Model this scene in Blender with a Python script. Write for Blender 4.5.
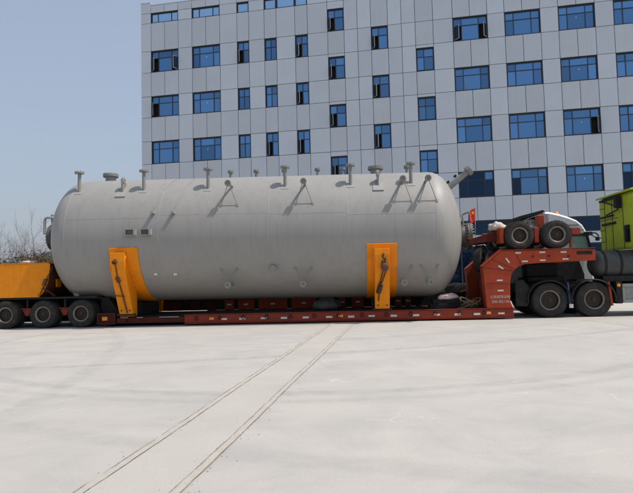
import bpy, math, random
from mathutils import Vector, Matrix, Quaternion
random.seed(7)
PI = math.pi
for o in list(bpy.data.objects):
    bpy.data.objects.remove(o)
S = bpy.context.scene
COL = S.collection

# ------------------------------------------------------------------ camera
FPX, PITCH, ROLL, CAMH = 560.0, math.radians(3.4), math.radians(-1.40), 1.38
sp, cp, sr, cr = math.sin(PITCH), math.cos(PITCH), math.sin(ROLL), math.cos(ROLL)
fwd = Vector((0, cp, sp)); up2 = Vector((0, -sp, cp)); xh = Vector((1, 0, 0))
cR = xh * cr + up2 * sr
cU = -xh * sr + up2 * cr
cam = bpy.data.cameras.new('camera'); camo = bpy.data.objects.new('camera', cam); COL.objects.link(camo)
M3 = Matrix((cR, cU, -fwd)).transposed()
camo.matrix_world = Matrix.Translation((0, 0, CAMH)) @ M3.to_4x4()
cam.sensor_fit = 'HORIZONTAL'; cam.sensor_width = 36.0
cam.lens = 36.0 * FPX / 633.0
cam.clip_start = 0.1; cam.clip_end = 5000
S.camera = camo
S.render.resolution_x, S.render.resolution_y = 1024, 798

# ------------------------------------------------------------------ sky, sun, exposure
TA = math.radians(-3.5)                       # heading of the trailer
ts = Vector((0.56, -0.075, 1.0)); ts.rotate(Matrix.Rotation(TA, 3, 'Z')); ts.normalize()
EL = math.asin(ts.z); AZ = math.atan2(ts.x, ts.y)
W = bpy.data.worlds.new('World'); S.world = W; W.use_nodes = True
nt = W.node_tree; nt.nodes.clear()
sky = nt.nodes.new('ShaderNodeTexSky'); sky.sky_type = 'NISHITA'; sky.sun_disc = False
sky.sun_elevation = EL; sky.sun_rotation = AZ
sky.altitude = 50; sky.air_density = 1.5; sky.dust_density = 3.6; sky.ozone_density = 2.0
bg = nt.nodes.new('ShaderNodeBackground'); bg.inputs[1].default_value = 0.15
hsv = nt.nodes.new('ShaderNodeHueSaturation'); hsv.inputs['Saturation'].default_value = 0.80
wo = nt.nodes.new('ShaderNodeOutputWorld')
hz = nt.nodes.new('ShaderNodeMix'); hz.data_type = 'RGBA'; hz.inputs[0].default_value = 0.5; hz.inputs[7].default_value = (2.75, 3.25, 4.35, 1)
nt.links.new(sky.outputs[0], hsv.inputs['Color']); nt.links.new(hsv.outputs[0], hz.inputs[6]); nt.links.new(hz.outputs[2], bg.inputs[0]); nt.links.new(bg.outputs[0], wo.inputs[0])
sl = bpy.data.lights.new('sun', 'SUN'); sl.energy = 4.1; sl.angle = math.radians(0.6); sl.color = (1.0, 0.94, 0.86)
so = bpy.data.objects.new('sun', sl); COL.objects.link(so)
so.rotation_mode = 'QUATERNION'; so.rotation_quaternion = ts.to_track_quat('Z', 'Y'); so.location = (20, -10, 40)
vs = S.view_settings
vs.view_transform = 'Standard'; vs.look = 'None'; vs.gamma = 1.0; vs.exposure = -0.03; vs.use_curve_mapping = False

# ------------------------------------------------------------------ materials
def N(t, kind, **kw):
    n = t.nodes.new(kind)
    for k, v in kw.items():
        if k in n.inputs: n.inputs[k].default_value = v
        else: setattr(n, k, v)
    return n
def mixc(t, fac, a, b, mode='MIX'):
    m = t.nodes.new('ShaderNodeMix'); m.data_type = 'RGBA'; m.blend_type = mode
    for i, v in ((0, fac), (6, a), (7, b)):
        if hasattr(v, 'links'): t.links.new(v, m.inputs[i])
        elif i == 0: m.inputs[0].default_value = v
        else: m.inputs[i].default_value = (*v, 1)
    return m.outputs[2]
def ramp(t, src, p0, p1, c0=(0, 0, 0), c1=(1, 1, 1)):
    r = t.nodes.new('ShaderNodeValToRGB')
    r.color_ramp.elements[0].position = p0; r.color_ramp.elements[1].position = p1
    r.color_ramp.elements[0].color = (*c0, 1); r.color_ramp.elements[1].color = (*c1, 1)
    t.links.new(src, r.inputs[0]); return r.outputs[0]
def noise(t, vec, scale, detail=6, rough=0.6, stretch=None, dist=0.0):
    n = N(t, 'ShaderNodeTexNoise', Scale=scale, Detail=detail, Roughness=rough, Distortion=dist)
    if stretch:
        mp = N(t, 'ShaderNodeMapping'); mp.inputs['Scale'].default_value = stretch
        t.links.new(vec, mp.inputs[0]); t.links.new(mp.outputs[0], n.inputs[0])
    else:
        t.links.new(vec, n.inputs[0])
    return n.outputs[0]
MATS = {}
def mat(name, col, rough=0.6, metal=0.0, dirt=None, dirt_amt=0.35, dscale=2.0, var=0.12, bump=0.0, bscale=60, rnd=0.0,
        streak=None, streak_amt=0.4, emit=None, coat=0.0, world=False, spec=0.5, chips=None):
    m = bpy.data.materials.new(name); m.use_nodes = True; t = m.node_tree; t.nodes.clear()
    out = t.nodes.new('ShaderNodeOutputMaterial'); b = t.nodes.new('ShaderNodeBsdfPrincipled')
    t.links.new(b.outputs[0], out.inputs[0])
    tc = t.nodes.new('ShaderNodeTexCoord'); vec = tc.outputs['Object']
    if world:
        vec = t.nodes.new('ShaderNodeNewGeometry').outputs['Position']
    oi = t.nodes.new('ShaderNodeObjectInfo')
    add = t.nodes.new('ShaderNodeVectorMath'); add.operation = 'MULTIPLY_ADD'
    add.inputs[1].default_value = (37.0, 17.0, 53.0)
    cmb = t.nodes.new('ShaderNodeCombineXYZ')
    for i in range(3): t.links.new(oi.outputs['Random'], cmb.inputs[i])
    t.links.new(cmb.outputs[0], add.inputs[0]); t.links.new(vec, add.inputs[2])
    v2 = vec if world else add.outputs[0]
    c = mixc(t, ramp(t, noise(t, v2, dscale), 0.3, 0.7), tuple(x * (1 - var) for x in col), tuple(min(1, x * (1 + var)) for x in col))
    if rnd:
        mr = N(t, 'ShaderNodeMapRange'); mr.inputs[3].default_value = 1 - rnd; mr.inputs[4].default_value = 1 + rnd
        t.links.new(oi.outputs['Random'], mr.inputs[0])
        hs = N(t, 'ShaderNodeHueSaturation'); t.links.new(mr.outputs[0], hs.inputs['Value']); t.links.new(c, hs.inputs['Color'])
        c = hs.outputs[0]
    if dirt:
        f = ramp(t, noise(t, v2, dscale * 2.3, 9, 0.7), 0.46, 0.72)
        mu = N(t, 'ShaderNodeMath', operation='MULTIPLY'); mu.inputs[1].default_value = dirt_amt
        t.links.new(f, mu.inputs[0]); c = mixc(t, mu.outputs[0], c, dirt)
    if streak:
        f = ramp(t, noise(t, v2, 3.0, 8, 0.65, (2.2, 2.2, 0.12)), 0.5, 0.72)
        mu = N(t, 'ShaderNodeMath', operation='MULTIPLY'); mu.inputs[1].default_value = streak_amt
        t.links.new(f, mu.inputs[0]); c = mixc(t, mu.outputs[0], c, streak)
    if chips:
        f = ramp(t, noise(t, v2, 16, 10, 0.72), 0.635, 0.66)
        f2 = ramp(t, noise(t, v2, 1.6, 4, 0.6), 0.45, 0.6)
        mu = N(t, 'ShaderNodeMath', operation='MULTIPLY'); t.links.new(f, mu.inputs[0]); t.links.new(f2, mu.inputs[1])
        c = mixc(t, mu.outputs[0], c, chips)
    t.links.new(c, b.inputs['Base Color'])
    rr = N(t, 'ShaderNodeMapRange'); rr.inputs[3].default_value = max(0, rough - 0.1); rr.inputs[4].default_value = min(1, rough + 0.1)
    t.links.new(noise(t, v2, dscale * 5), rr.inputs[0]); t.links.new(rr.outputs[0], b.inputs['Roughness'])
    b.inputs['Metallic'].default_value = metal
    b.inputs['Specular IOR Level'].default_value = spec
    b.inputs['Coat Weight'].default_value = coat
    if bump:
        bp = N(t, 'ShaderNodeBump', Strength=bump, Distance=0.02)
        t.links.new(noise(t, v2, bscale, 5), bp.inputs['Height']); t.links.new(bp.outputs[0], b.inputs['Normal'])
    if emit:
        b.inputs['Emission Color'].default_value = (*emit, 1); b.inputs['Emission Strength'].default_value = 0.6
    MATS[name] = m
    return m

mat('tank_paint', (0.278, 0.272, 0.257), 0.55, var=0.05, dscale=0.5, dirt=(0.215, 0.20, 0.18), dirt_amt=0.25, streak=(0.21, 0.185, 0.155), streak_amt=0.40, bump=0.05, bscale=3.5)
mat('tank_steel', (0.215, 0.215, 0.203), 0.5, var=0.1, dscale=4, dirt=(0.2, 0.17, 0.13), dirt_amt=0.4)
mat('raw_steel', (0.5, 0.48, 0.44), 0.35, 0.7, var=0.15, dscale=14, dirt=(0.14, 0.09, 0.06), dirt_amt=0.5)
mat('weld', (0.288, 0.283, 0.268), 0.6, var=0.1, dscale=8)
mat('orange_paint', (0.80, 0.255, 0.004), 0.55, spec=0.25, chips=(0.16, 0.06, 0.02), var=0.07, dscale=1.5, dirt=(0.30, 0.11, 0.02), dirt_amt=0.25, streak=(0.45, 0.16, 0.02), streak_amt=0.25)
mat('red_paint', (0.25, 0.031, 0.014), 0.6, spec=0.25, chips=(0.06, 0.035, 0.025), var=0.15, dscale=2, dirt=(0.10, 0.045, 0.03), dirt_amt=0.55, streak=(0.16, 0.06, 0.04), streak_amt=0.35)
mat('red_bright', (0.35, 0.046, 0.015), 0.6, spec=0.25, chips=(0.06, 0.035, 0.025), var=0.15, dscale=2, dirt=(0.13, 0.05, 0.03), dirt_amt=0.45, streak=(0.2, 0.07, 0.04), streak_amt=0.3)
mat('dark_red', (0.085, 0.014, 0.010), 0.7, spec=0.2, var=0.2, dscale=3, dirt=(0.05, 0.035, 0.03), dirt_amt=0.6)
mat('rubber', (0.026, 0.025, 0.024), 0.85, spec=0.3, var=0.15, dscale=2.2, dirt=(0.10, 0.092, 0.082), dirt_amt=0.4, bump=0.08, bscale=40)
mat('rim_steel', (0.040, 0.036, 0.032), 0.6, 0.2, spec=0.3, var=0.2, dscale=12, dirt=(0.13, 0.06, 0.03), dirt_amt=0.4)
mat('rim_edge', (0.22, 0.175, 0.13), 0.5, 0.3, var=0.25, dscale=15, dirt=(0.12, 0.05, 0.03), dirt_amt=0.6)
mat('black_metal', (0.014, 0.014, 0.015), 0.65, spec=0.25, var=0.2, dscale=4, dirt=(0.08, 0.07, 0.06), dirt_amt=0.3)
mat('black_deck', (0.013, 0.012, 0.011), 0.9, spec=0.2, var=0.2, dscale=4, dirt=(0.06, 0.05, 0.045), dirt_amt=0.4)
mat('chain_steel', (0.055, 0.040, 0.032), 0.55, 0.5, var=0.2, dscale=20)
mat('rust_iron', (0.12, 0.05, 0.028), 0.7, 0.2, var=0.25, dscale=14)
mat('reflective_tape', (0.62, 0.60, 0.57), 0.4, var=0.2, dscale=25, dirt=(0.35, 0.2, 0.14), dirt_amt=0.5)
mat('amber_plastic', (0.85, 0.30, 0.03), 0.3, var=0.1, dscale=30)
mat('beacon_orange', (0.95, 0.20, 0.01), 0.25, var=0.05, dscale=30)
mat('white_paint', (0.56, 0.57, 0.59), 0.35, var=0.05, dscale=2, coat=0.3, dirt=(0.4, 0.37, 0.33), dirt_amt=0.25)
mat('letter_white', (0.50, 0.40, 0.36), 0.6, var=0.25, dscale=22)
mat('letter_grey', (0.16, 0.17, 0.19), 0.5)
mat('lime_paint', (0.39, 0.475, 0.022), 0.45, var=0.06, dscale=2, spec=0.3, dirt=(0.13, 0.15, 0.03), dirt_amt=0.3)
mat('grey_metal', (0.30, 0.30, 0.29), 0.45, 0.4, var=0.15, dscale=5, dirt=(0.12, 0.10, 0.08), dirt_amt=0.4)
mat('gas_tank', (0.038, 0.041, 0.042), 0.5, 0.0, var=0.15, dscale=3, dirt=(0.11, 0.10, 0.09), dirt_amt=0.35)
mat('cab_glass', (0.20, 0.30, 0.28), 0.08, 0.0, var=0.05)
mat('blue_flap', (0.06, 0.09, 0.2), 0.6, var=0.2, dscale=6)
mat('flag_red', (0.75, 0.03, 0.015), 0.7, var=0.06)
mat('flag_yellow', (0.9, 0.6, 0.04), 0.6)
mat('cement_bag', (0.55, 0.50, 0.44), 0.8, var=0.15, dscale=6, dirt=(0.28, 0.12, 0.07), dirt_amt=0.7)
mat('grey_cloth', (0.22, 0.22, 0.21), 0.9, var=0.25, dscale=7, bump=0.5, bscale=18)
mat('pink_cloth', (0.78, 0.60, 0.56), 0.9, var=0.1, dscale=6)
mat('rope', (0.16, 0.13, 0.08), 0.9, var=0.3, dscale=16)
mat('timber', (0.30, 0.20, 0.11), 0.8, var=0.25, dscale=4)
mat('spandrel', (0.485, 0.52, 0.562), 0.45, 0.15, var=0.03, dscale=0.7, rnd=0.035, streak=(0.42, 0.435, 0.455), streak_amt=0.35)
mat('sash_frame', (0.20, 0.215, 0.225), 0.4, 0.3, var=0.1)
mat('panel', (0.515, 0.555, 0.605), 0.42, 0.15, var=0.035, dscale=0.6, rnd=0.055, streak=(0.47, 0.50, 0.54), streak_amt=0.25)
mat('shaded_plate', (0.10, 0.036, 0.012), 0.8, var=0.25, dscale=3, dirt=(0.03, 0.02, 0.015), dirt_amt=0.6, spec=0.15)
mat('manway_steel', (0.085, 0.083, 0.078), 0.55, var=0.2, dscale=6, dirt=(0.12, 0.08, 0.05), dirt_amt=0.4)
mat('interior_dark', (0.020, 0.021, 0.024), 0.9, var=0.1)
mat('window_frame', (0.030, 0.036, 0.045), 0.45, 0.2, var=0.1, dscale=3)
mat('roof_slab', (0.25, 0.25, 0.25), 0.9)
mat('white_spot', (0.85, 0.85, 0.83), 0.5)
mat('bark', (0.31, 0.30, 0.295), 0.9, var=0.25, dscale=6)  # paled, distance haze is put into the bark colour
mat('shed_wall', (0.34, 0.33, 0.32), 0.8, var=0.1, dscale=1)
mat('shed_roof', (0.15, 0.155, 0.165), 0.7, var=0.1, dscale=1)

def glass_mat(name, tint, dark):
    m = bpy.data.materials.new(name); m.use_nodes = True; t = m.node_tree
    b = t.nodes['Principled BSDF']
    oi = t.nodes.new('ShaderNodeObjectInfo')
    c = mixc(t, oi.outputs['Random'], tint, tuple(x * dark for x in tint))
    t.links.new(c, b.inputs['Base Color']); b.inputs['Metallic'].default_value = 0.75; b.inputs['Roughness'].default_value = 0.06
    tc = t.nodes.new('ShaderNodeTexCoord')
    bp = N(t, 'ShaderNodeBump', Strength=0.16, Distance=0.05)
    t.links.new(noise(t, tc.outputs['Object'], 1.3, 2), bp.inputs['Height']); t.links.new(bp.outputs[0], b.inputs['Normal'])
    MATS[name] = m
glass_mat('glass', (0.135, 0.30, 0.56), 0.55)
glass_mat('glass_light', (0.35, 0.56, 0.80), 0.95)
glass_mat('glass_dark', (0.018, 0.040, 0.085), 0.8)

def leaf_mat(name, c1, c2):
    m = bpy.data.materials.new(name); m.use_nodes = True; t = m.node_tree
    b = t.nodes['Principled BSDF']; g = t.nodes.new('ShaderNodeNewGeometry')
    c = mixc(t, g.outputs['Random Per Island'], c1, c2)
    t.links.new(c, b.inputs['Base Color']); b.inputs['Roughness'].default_value = 0.8
    MATS[name] = m
leaf_mat('leaf_brown', (0.085, 0.045, 0.022), (0.045, 0.036, 0.016))
leaf_mat('leaf_green', (0.045, 0.058, 0.02), (0.075, 0.066, 0.03))

def ground_mat():
    m = bpy.data.materials.new('concrete'); m.use_nodes = True; t = m.node_tree
    b = t.nodes['Principled BSDF']
    pos = t.nodes.new('ShaderNodeNewGeometry').outputs['Position']
    big = ramp(t, noise(t, pos, 0.16, 5, 0.55), 0.35, 0.65)
    c = mixc(t, big, (0.405, 0.385, 0.356), (0.468, 0.438, 0.396))
    med = ramp(t, noise(t, pos, 0.9, 8, 0.68, None, 0.6), 0.42, 0.70)
    c = mixc(t, med, c, (0.355, 0.343, 0.323))
    # wiped, dusty bands along the yard
    wip = ramp(t, noise(t, pos, 0.7, 7, 0.65, (0.45, 1.8, 1)), 0.5, 0.75)
    mu = N(t, 'ShaderNodeMath', operation='MULTIPLY'); mu.inputs[1].default_value = 0.55; t.links.new(wip, mu.inputs[0])
    c = mixc(t, mu.outputs[0], c, (0.48, 0.45, 0.408))
    sep = t.nodes.new('ShaderNodeSeparateXYZ'); t.links.new(pos, sep.inputs[0])
    def arc(cx, cy, r, w, amt, c):
        d = t.nodes.new('ShaderNodeVectorMath'); d.operation = 'DISTANCE'; d.inputs[1].default_value = (cx, cy, 0); t.links.new(pos, d.inputs[0])
        s = N(t, 'ShaderNodeMath', operation='SUBTRACT'); s.inputs[1].default_value = r; t.links.new(d.outputs['Value'], s.inputs[0])
        a = N(t, 'ShaderNodeMath', operation='ABSOLUTE'); t.links.new(s.outputs[0], a.inputs[0])
        mr = N(t, 'ShaderNodeMapRange'); mr.inputs[1].default_value = w; mr.inputs[2].default_value = w * 0.45
        t.links.new(a.outputs[0], mr.inputs[0])
        nn = ramp(t, noise(t, pos, 3.5, 8, 0.7), 0.3, 0.66)
        m1 = N(t, 'ShaderNodeMath', operation='MULTIPLY'); t.links.new(mr.outputs[0], m1.inputs[0]); t.links.new(nn, m1.inputs[1])
        m2 = N(t, 'ShaderNodeMath', operation='MULTIPLY'); t.links.new(m1.outputs[0], m2.inputs[0]); m2.inputs[1].default_value = amt
        return mixc(t, m2.outputs[0], c, (0.24, 0.235, 0.228))
    c = arc(0.0, 14.93, 8.0, 0.17, 0.50, c)
    c = arc(0.0, 14.93, 8.45, 0.13, 0.34, c)
    c = arc(-8, 40, 30.55, 0.20, 0.55, c)
    c = arc(-8, 40, 28.4, 0.2, 0.32, c)
    c = arc(-30, 5, 26.6, 0.2, 0.32, c)
    c = arc(-2, -14, 19.6, 0.35, 0.20, c)
    c = arc(9, 30, 27.2, 0.22, 0.28, c)
    # fine aggregate
    fine = ramp(t, noise(t, pos, 55, 4, 0.75), 0.38, 0.66)
    m3 = N(t, 'ShaderNodeMath', operation='MULTIPLY'); m3.inputs[1].default_value = 0.34; t.links.new(fine, m3.inputs[0])
    c = mixc(t, m3.outputs[0], c, (0.30, 0.29, 0.275))
    vor = N(t, 'ShaderNodeTexVoronoi', Scale=0.55); vor.feature = 'DISTANCE_TO_EDGE'
    dv = t.nodes.new('ShaderNodeVectorMath'); dv.operation = 'ADD'
    nz = N(t, 'ShaderNodeTexNoise', Scale=1.2, Detail=6.0); t.links.new(pos, nz.inputs[0])
    t.links.new(pos, dv.inputs[0]); t.links.new(nz.outputs[1], dv.inputs[1]); t.links.new(dv.outputs[0], vor.inputs[0])
    crack = ramp(t, vor.outputs[0], 0.0, 0.008, (1, 1, 1), (0, 0, 0))
    gate = ramp(t, noise(t, pos, 0.5, 3), 0.52, 0.62)
    m4 = N(t, 'ShaderNodeMath', operation='MULTIPLY'); t.links.new(crack, m4.inputs[0]); t.links.new(gate, m4.inputs[1])
    m5 = N(t, 'ShaderNodeMath', operation='MULTIPLY'); t.links.new(m4.outputs[0], m5.inputs[0]); m5.inputs[1].default_value = 0.6
    c = mixc(t, m5.outputs[0], c, (0.56, 0.54, 0.51))
    t.links.new(c, b.inputs['Base Color']); b.inputs['Roughness'].default_value = 0.85
    bp = N(t, 'ShaderNodeBump', Strength=0.35, Distance=0.01)
    t.links.new(noise(t, pos, 38, 6, 0.7), bp.inputs['Height']); t.links.new(bp.outputs[0], b.inputs['Normal'])
    MATS['concrete'] = m
ground_mat()
mat('infill_concrete', (0.412, 0.388, 0.352), 0.85, var=0.06, dscale=0.8, dirt=(0.38, 0.355, 0.32), dirt_amt=0.35, bump=0.3, bscale=40, world=True)
mat('joint_sand', (0.425, 0.397, 0.353), 0.9, var=0.08, dscale=5, dirt=(0.34, 0.31, 0.27), dirt_amt=0.35, bump=0.6, bscale=50, world=True)
mat('joint_dark', (0.255, 0.225, 0.19), 0.95, var=0.35, dscale=16, world=True)

# ------------------------------------------------------------------ mesh helpers
class MB:
    def __init__(s): s.v = []; s.f = []; s.sm = []
    def add(s, vs, fs, smooth=False):
        o = len(s.v); s.v += [tuple(p) for p in vs]
        for f in fs: s.f.append([i + o for i in f]); s.sm.append(smooth)
    def box(s, x0, x1, y0, y1, z0, z1):
        s.add([(x0, y0, z0), (x1, y0, z0), (x1, y1, z0), (x0, y1, z0), (x0, y0, z1), (x1, y0, z1), (x1, y1, z1), (x0, y1, z1)],
              [(0, 3, 2, 1), (4, 5, 6, 7), (0, 1, 5, 4), (1, 2, 6, 5), (2, 3, 7, 6), (3, 0, 4, 7)])
        return s
    def bar(s, a, b, w, h=None, up=(0, 0, 1)):
        h = h or w; a = Vector(a); b = Vector(b); d = (b - a).normalized(); u = Vector(up)
        if abs(d.dot(u)) > 0.98: u = Vector((0, 1, 0))
        x = d.cross(u).normalized(); z = x.cross(d)
        vs = []
        for p in (a, b):
            for i, j in ((-1, -1), (1, -1), (1, 1), (-1, 1)): vs.append(p + x * (i * w / 2) + z * (j * h / 2))
        s.add(vs, [(0, 1, 2, 3), (7, 6, 5, 4), (0, 4, 5, 1), (1, 5, 6, 2), (2, 6, 7, 3), (3, 7, 4, 0)]); return s
    def tube(s, pts, r, n=10, cap=True, closed=False):
        pts = [Vector(p) for p in pts]; m = len(pts); rs = r if isinstance(r, (list, tuple)) else [r] * m
        vs = []; prev = None
        for i, p in enumerate(pts):
            a = pts[(i - 1) % m] if (closed or i > 0) else p; b = pts[(i + 1) % m] if (closed or i < m - 1) else p
            d = (b - a).normalized()
            if prev is None:
                u = Vector((0, 0, 1)) if abs(d.z) < 0.9 else Vector((1, 0, 0))
                x = d.cross(u).normalized()
            else:
                x = prev - d * prev.dot(d); x.normalize()
            prev = x; y = d.cross(x)
            for k in range(n):
                q = 2 * PI * k / n; vs.append(p + (x * math.cos(q) + y * math.sin(q)) * rs[i])
        fs = []
        for i in range(m if closed else m - 1):
            j = (i + 1) % m
            for k in range(n): fs.append((i * n + k, i * n + (k + 1) % n, j * n + (k + 1) % n, j * n + k))
        s.add(vs, fs, True)
        if cap and not closed:
            s.add([vs[k] for k in range(n)], [tuple(range(n))[::-1]]); s.add([vs[(m - 1) * n + k] for k in range(n)], [tuple(range(n))])
        return s
    def cyl(s, a, b, r, n=20): return s.tube([a, b], r, n)
    def lathe(s, prof, o, axis, n=32, smooth=True):
        # prof: list of (dist along axis, radius)
        o = Vector(o); d = Vector(axis).normalized(); u = Vector((0, 0, 1)) if abs(d.z) < 0.9 else Vector((1, 0, 0))
        x = d.cross(u).normalized(); y = d.cross(x); vs = []; fs = []
        for (h, r) in prof:
            for k in range(n):
                q = 2 * PI * k / n; vs.append(o + d * h + (x * math.cos(q) + y * math.sin(q)) * max(r, 1e-4))
        for i in range(len(prof) - 1):
            for k in range(n): fs.append((i * n + k, i * n + (k + 1) % n, (i + 1) * n + (k + 1) % n, (i + 1) * n + k))
        s.add(vs, fs, smooth); return s
    def prism(s, poly, a, b, ax='y'):
        # poly in the two other axes (x,z for y / y,z for x / x,y for z)
        def P(p, t): return (p[0], t, p[1]) if ax == 'y' else ((t, p[0], p[1]) if ax == 'x' else (p[0], p[1], t))
        n = len(poly); vs = [P(p, a) for p in poly] + [P(p, b) for p in poly]
        fs = [tuple(range(n)), tuple(range(n, 2 * n))[::-1]] + [(i, n + i, n + (i + 1) % n, (i + 1) % n) for i in range(n)]
        s.add(vs, fs); return s
    def mesh(s, name, off=(0, 0, 0), bevel=0):
        import bmesh
        me = bpy.data.meshes.new(name)
        me.from_pydata([(p[0] - off[0], p[1] - off[1], p[2] - off[2]) for p in s.v], [], s.f)
        me.polygons.foreach_set('use_smooth', s.sm)
        bm = bmesh.new(); bm.from_mesh(me); bmesh.ops.recalc_face_normals(bm, faces=bm.faces)
        if bevel:
            ed = [e for e in bm.edges if len(e.link_faces) == 2 and e.calc_face_angle(0) > 0.6]
            bmesh.ops.bevel(bm, geom=ed, offset=bevel, segments=1, affect='EDGES', clamp_overlap=True)
        bm.to_mesh(me); bm.free(); me.update()
        return me
BASE = {}
def thing(name, label, cat, base, rot=0.0, group=None, frame=None):
    o = bpy.data.objects.new(name, None); COL.objects.link(o); o.empty_display_size = 0.2
    tagp(o, label, cat, group)
    if frame: o.matrix_world = frame @ Matrix.Translation(base)
    else: o.location = base; o.rotation_euler = (0, 0, rot)
    BASE[o] = tuple(base) if frame else (0, 0, 0)
    return o
def tagp(o, label=None, cat=None, group=None, kind=None):
    for k, v in (('label', label), ('category', cat), ('group', group), ('kind', kind)):
        if v: o[k] = v
    return o
def part(name, mb, m, parent, bevel=0, label=None):
    b = BASE.get(parent, (0, 0, 0))
    me = mb.mesh(name, b, bevel); me.materials.append(MATS[m])
    o = bpy.data.objects.new(name, me); COL.objects.link(o)
    if parent: o.parent = parent; BASE[o] = b
    if label: o['label'] = label
    return o
def solo(name, mb, m, label, cat, group=None, frame=None, base=(0, 0, 0), bevel=0, kind=None):
    me = mb.mesh(name, base, bevel); me.materials.append(MATS[m])
    o = bpy.data.objects.new(name, me); COL.objects.link(o)
    o.matrix_world = (frame or Matrix()) @ Matrix.Translation(base)
    BASE[o] = tuple(base)
    return tagp(o, label, cat, group, kind)
def inst(src, name, parent, loc, rot=None):
    o = bpy.data.objects.new(name, src.data); COL.objects.link(o); o.parent = parent
    b = BASE.get(parent, (0, 0, 0)); o.location = (loc[0] - b[0], loc[1] - b[1], loc[2] - b[2])
    if rot: o.rotation_euler = rot
    return o
FR = Matrix.Translation((0, 18.0, 0)) @ Matrix.Rotation(TA, 4, 'Z')      # trailer frame: x ahead, y away, z up

# ------------------------------------------------------------------ ground
g = MB(); R = 1500.0
g.add([(-R, -R, 0), (R, -R, 0), (R, R, 0), (-R, R, 0)], [(0, 1, 2, 3)])
solo('ground', g, 'concrete', 'pale grey dusty concrete yard with faint tyre marks', 'ground', kind='structure')
# cut and refilled trench across the yard
def wob(y, s): return 0.005 * math.sin(y * 1.3 + s) + 0.0018 * math.sin(y * 8.7 + 2 * s) + 0.001 * math.sin(y * 23 + s)
def l1(y): return -1.61 + (y - 3.84) * (1.96 / 13.27)
def l2(y): return -0.96 + (y - 3.80) * (2.02 / 13.48)
def strip(name, f0, f1, z, m, label, y0=-6.0, y1=30.0, n=240, jag=0.0):
    mb = MB(); vs = []; fs = []
    for i in range(n + 1):
        y = y0 + (y1 - y0) * i / n
        vs += [(f0(y) + random.uniform(-jag, jag), y, z), (f1(y) + random.uniform(-jag, jag), y, z)]
    for i in range(n): fs.append((2 * i, 2 * i + 1, 2 * i + 3, 2 * i + 2))
    mb.add(vs, fs); return solo(name, mb, m, label, 'ground strip', kind='structure')
strip('trench_infill', lambda y: l1(y) + 0.02, lambda y: l2(y) - 0.02, 0.004, 'infill_concrete', 'beige refilled concrete strip crossing the yard')
for nm, L, lab in (('trench_edge', l1, 'crumbling sandy joint along the outer edge of the beige strip'), ('trench_edge', l2, 'crumbling sandy joint along the inner edge of the beige strip')):
    e = strip(nm, lambda y: L(y) - 0.036 + wob(y, 1), lambda y: L(y) + 0.036 + wob(y, 1), 0.008, 'joint_sand', lab, jag=0.003)
    for q, s in ((-0.035, 1.0), (0.035, 1.0)):
        mb = MB(); n = 900; prev = None
        for i in range(n):
            y = -4 + 33 * i / n; y2 = y + 33 / n
            if random.random() < 0.03: continue
            w = (0.0032 + 0.0014 * math.sin(y * 5.1 + q * 90) + 0.001 * math.sin(y * 13.7 + q * 30) + random.uniform(-.0008, .0012)) * (1.25 if q < 0 else .8)
            x0 = L(y) + q + wob(y, s); x1 = L(y2) + q + wob(y2, s)
            mb.add([(x0 - w, y, 0.012), (x0 + w, y, 0.012), (x1 + w * .8, y2, 0.012), (x1 - w * .8, y2, 0.012)], [(0, 1, 2, 3)])
        part('saw_cut', mb, 'joint_dark', e)
# loose grit by the joints
mb = MB()
for i in range(900):
    y = random.uniform(2.5, 17); L = random.choice((l1, l2)); x = L(y) + random.gauss(0, 0.10); r = random.uniform(0.002, 0.008)
    mb.add([(x - r, y - r, 0.004), (x + r, y - r * .6, 0.004), (x + r * .3, y + r, 0.004), (x, y, 0.004 + r * 1.3)], [(0, 1, 3), (1, 2, 3), (2, 0, 3)])
solo('grit', mb, 'joint_sand', 'loose crumbs of sand and grit along the trench joints', 'grit', kind='stuff')

# ------------------------------------------------------------------ office building
PSI = math.radians(-11.09)
BX, BY = -40 * math.sin(PSI), 40 * math.cos(PSI)
bld = thing('office_building', 'six storey office block clad in grey metal panels with blue windows', 'building', (BX, BY, 0), PSI)
CX = dict(zip([0, 1, 2, 3, 4, 5, 6, 7, 8, 9, 10, 11, 12, 14, 15, 17, 18, 19, 20, 21, 22, 23, 24, 25],
    [-21.64, -20.78, -18.48, -17.33, -15.04, -13.65, -12.7, -11.48, -10.53, -9.09, -8.12, -6.61, -5.38, -3.4, -2.18, -0.22, 1.03, 2.4, 4.77, 5.92, 8.28, 9.44, 11.78, 12.94]))
CX[13] = (CX[12] + CX[14]) / 2; CX[16] = (CX[15] + CX[17]) / 2; CX[26] = 15.28; CX[27] = 16.44; CX[28] = 18.78; CX[29] = 20.0
JZ = [z + CAMH for z in (20.62, 18.35, 16.63, 14.71, 13.03, 11.12, 9.32, 7.27, 5.45, 3.81)]
TZ = JZ[0] + 0.82; PZ = TZ + 0.62
XL, XR, DEP = CX[0], CX[29], 16.0
# core
mb = MB(); mb.box(XL + 0.12, XR - 0.12, 0.42, DEP, 0, PZ - 0.3)
part('core', mb, 'interior_dark', bld)
mb = MB(); mb.box(XL, XL + 0.10, 0.06, DEP, 0, PZ + 0.2); mb.box(XR - 0.10, XR, 0.06, DEP, 0, PZ); mb.box(XL + .1, XR - .1, DEP + .003, DEP + .2, 0, PZ - .1)
part('side_wall', mb, 'panel', bld)
mb = MB(); mb.box(XL + 0.1, XR - 0.1, 0.1, DEP - .01, PZ - 0.29, PZ - 0.15); part('roof_slab', mb, 'roof_slab', bld)
bands = [('P', TZ, PZ), ('T', JZ[0], TZ)] + [(i, JZ[i + 1], JZ[i]) for i in range(9)] + [('G1', 3.4, JZ[9] - 1.0 + 0.0), ('G0', 0.0, 0.6)]
openings = {}
for c in (1, 3):
    for b in (1, 3, 5, 7): openings[(c, b)] = 'wide'
    openings[(c, 'T')] = 'top'
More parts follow.
